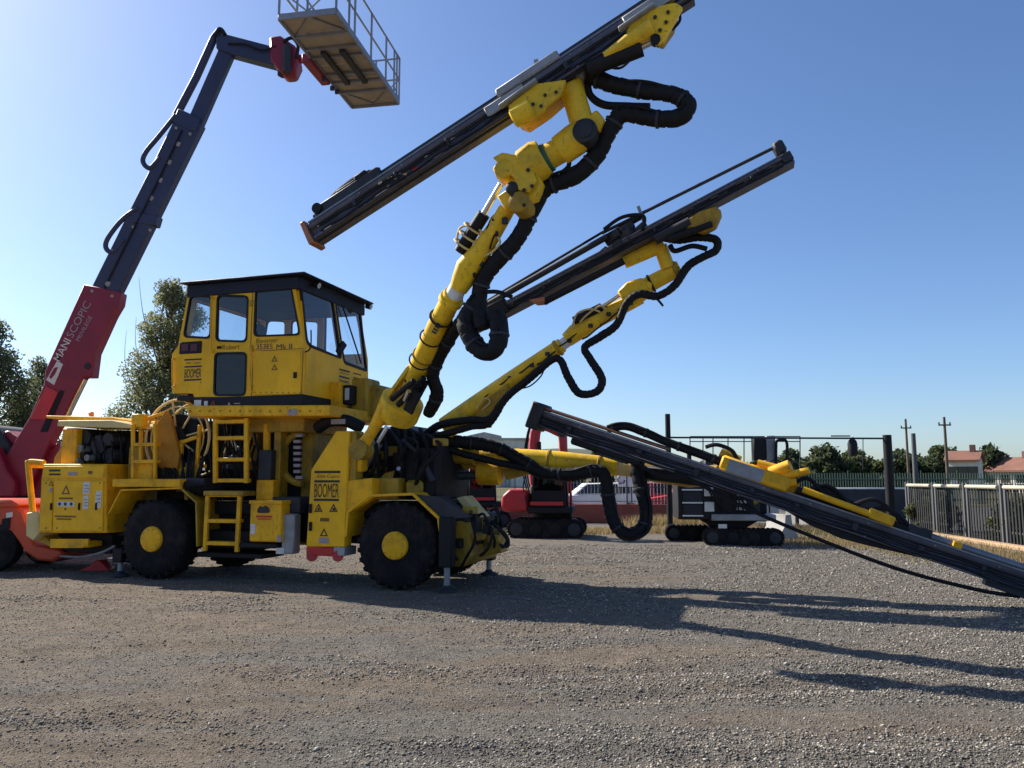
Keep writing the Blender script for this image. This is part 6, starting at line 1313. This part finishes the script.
p = W(966, 480, 88); house((p.x, 88, 0), R(-40), 2.9, 2.6, 3.6, .75, 'white house with red roof beside the utility pole', 'stucco')
p = W(1016, 480, 90); house((p.x, 90, 0), R(-62), 5, 4.0, 2.5, 1.2, 'house with pale gable and red roof at the right edge', 'stucco')
wh = empty('warehouse', (W(514, 478, 140).x, 140, 0)); tag(wh, 'pale grey warehouse far behind the yellow booms', 'building')
MB().box(-3.4, 0, 0, 2.6, 14, 8.2).build('wall', 'stucco', wh); MB().box(-3.6, -.2, 8.2, 2.8, 14.2, 8.6).build('roof', 'concrete', wh); MB().box(-2.5, -.1, 0, -.5, .05, 4).build('door', 'grey_steel', wh)
for k in range(3): MB().box(-2.8 + 1.9 * k, -.08, 5.6, -1.6 + 1.9 * k, .05, 6.8).build('window', 'glass_car', wh)
wh2 = empty('warehouse', (W(484, 478, 150).x, 150, 0)); tag(wh2, 'grey-blue shed seen between the lowest booms', 'building'); MB().box(-3, 0, 0, 3, 12, 9.2).build('wall', 'concrete', wh2); MB().prism([(-3.2, 9.2), (3.2, 9.2), (3.2, 9.5), (0, 10.2), (-3.2, 9.5)], -.2, 12.2).build('roof', 'grey_steel', wh2)
hx = graded(-260, 420, 20, 1.3, 600); hv = []; hy_ = [560 + 25 * k for k in range(18)]
for yy in hy_:
    for xx in hx: 
        t = (yy - 560) / 425; hgt = math.sin(math.pi * min(1, t)) * (14 + 14 * math.exp(-((xx - 40) / 90) ** 2) + 5 * mnoise.noise(Vector((xx * .01, yy * .01, 0)))); hv.append((xx, yy, max(0, hgt) - .3))
k = len(hx); me = bpy.data.meshes.new('hills'); me.from_pydata(hv, [], [(j*k+i, j*k+i+1, (j+1)*k+i+1, (j+1)*k+i) for j in range(len(hy_)-1) for i in range(k-1)]); me.shade_smooth()
m, nt, b = new_mat('far_hills'); nt.links.new(ramp(nt, noise_tex(nt, .03, 6, .7), .35, .65, (.045, .06, .05, 1), (.10, .11, .075, 1)), b.inputs['Base Color']); b.inputs['Roughness'].default_value = 1
me.materials.append(m); o = bpy.data.objects.new('hills', me); col.objects.link(o); tag(o, kind='structure')
rr = random.Random(44)
for k, (px, top, hw, lb) in enumerate(((597, 447, 10, 'narrow conifer behind the low feed beam, left one'), (607, 451, 9, 'narrow conifer behind the low feed beam, right one'), (575, 458, 16, 'bushy tree behind the red excavator arm'), (560, 462, 16, 'low bush left of the red excavator arm'), (640, 459, 18, 'tree behind the white signboard'), (705, 462, 18, 'tree behind the walkway railings'), (755, 462, 20, 'tree behind the walkway loop rail'), (735, 463, 16, 'bush between the walkway railings'))):
    d = 100; b_ = W(px, 480, d); tree('field_tree', (b_.x, d, 0), W(px, top, d).z, [(.05, hw / 16, 0), (.4, hw / 16, 0), (.75, hw / 22, 0), (1.0, hw / 60, 0)], lb, clumps=26, n=1800, leaf=.3, mat='leaf_dark', seed=300 + k, group='trees beyond the yard fence', cr=(.6, 1.1))
for px, top, arm, d, lb in ((948, 417, 425, 80, 'wooden utility pole with crossarm beside the red-roofed house'), (909, 419, 428, 95, 'thinner far utility pole with crossarm left of the grey corner pole')):
    b_ = W(px, 480, d); up_ = empty('utility_pole', (b_.x, d, 0)); tag(up_, lb, 'utility pole', 'utility poles'); zt_ = W(px, top, d).z; za = W(px, arm, d).z
    MB().tube([(0, 0, 0), (0, 0, zt_)], [.17, .12], 10).build('pole', 'bark', up_); MB().beam((-.62, 0, za), (.62, 0, za), .12, .14).build('crossarm', 'bark', up_)
    for x in (-.55, .55): MB().cyl((x, 0, za), (x, 0, za + .28), .07, 8).build('insulator', 'dark_steel', up_)
for px, d, hh, hw, lb in ((968, 20.5, 1.15, .75, 'green shrub seen through the right palisade fence'), (928, 25.5, 1.2, .7, 'dark shrub behind the far end of the palisade fence'), (1012, 21.5, .9, .9, 'low shrub behind the fence at the right edge')):
    b_ = W(px, 500, d); b_.x = max(b_.x, 12.9 + .05 * (d - 18)); tree('shrub', (b_.x, d, 0), hh, [(.05, hw * .8, 0), (.5, hw, 0), (1.0, hw * .4, 0)], lb, 'shrub', 30, 5000, .05, 'leaf_mid', int(px), 'shrubs behind the right fence', cr=(.22, .4))

M['asphalt'] = paint('asphalt', (.055, .056, .058), (.09, .085, .08), .5, .95, scale=.8)
rd_ = MB().add([(13.4, 8, .006), (26, 8, .006), (30, 47, .006), (13.4, 47, .006)], [(0, 1, 2, 3)]).build('road', 'asphalt'); tag(rd_, kind='structure')
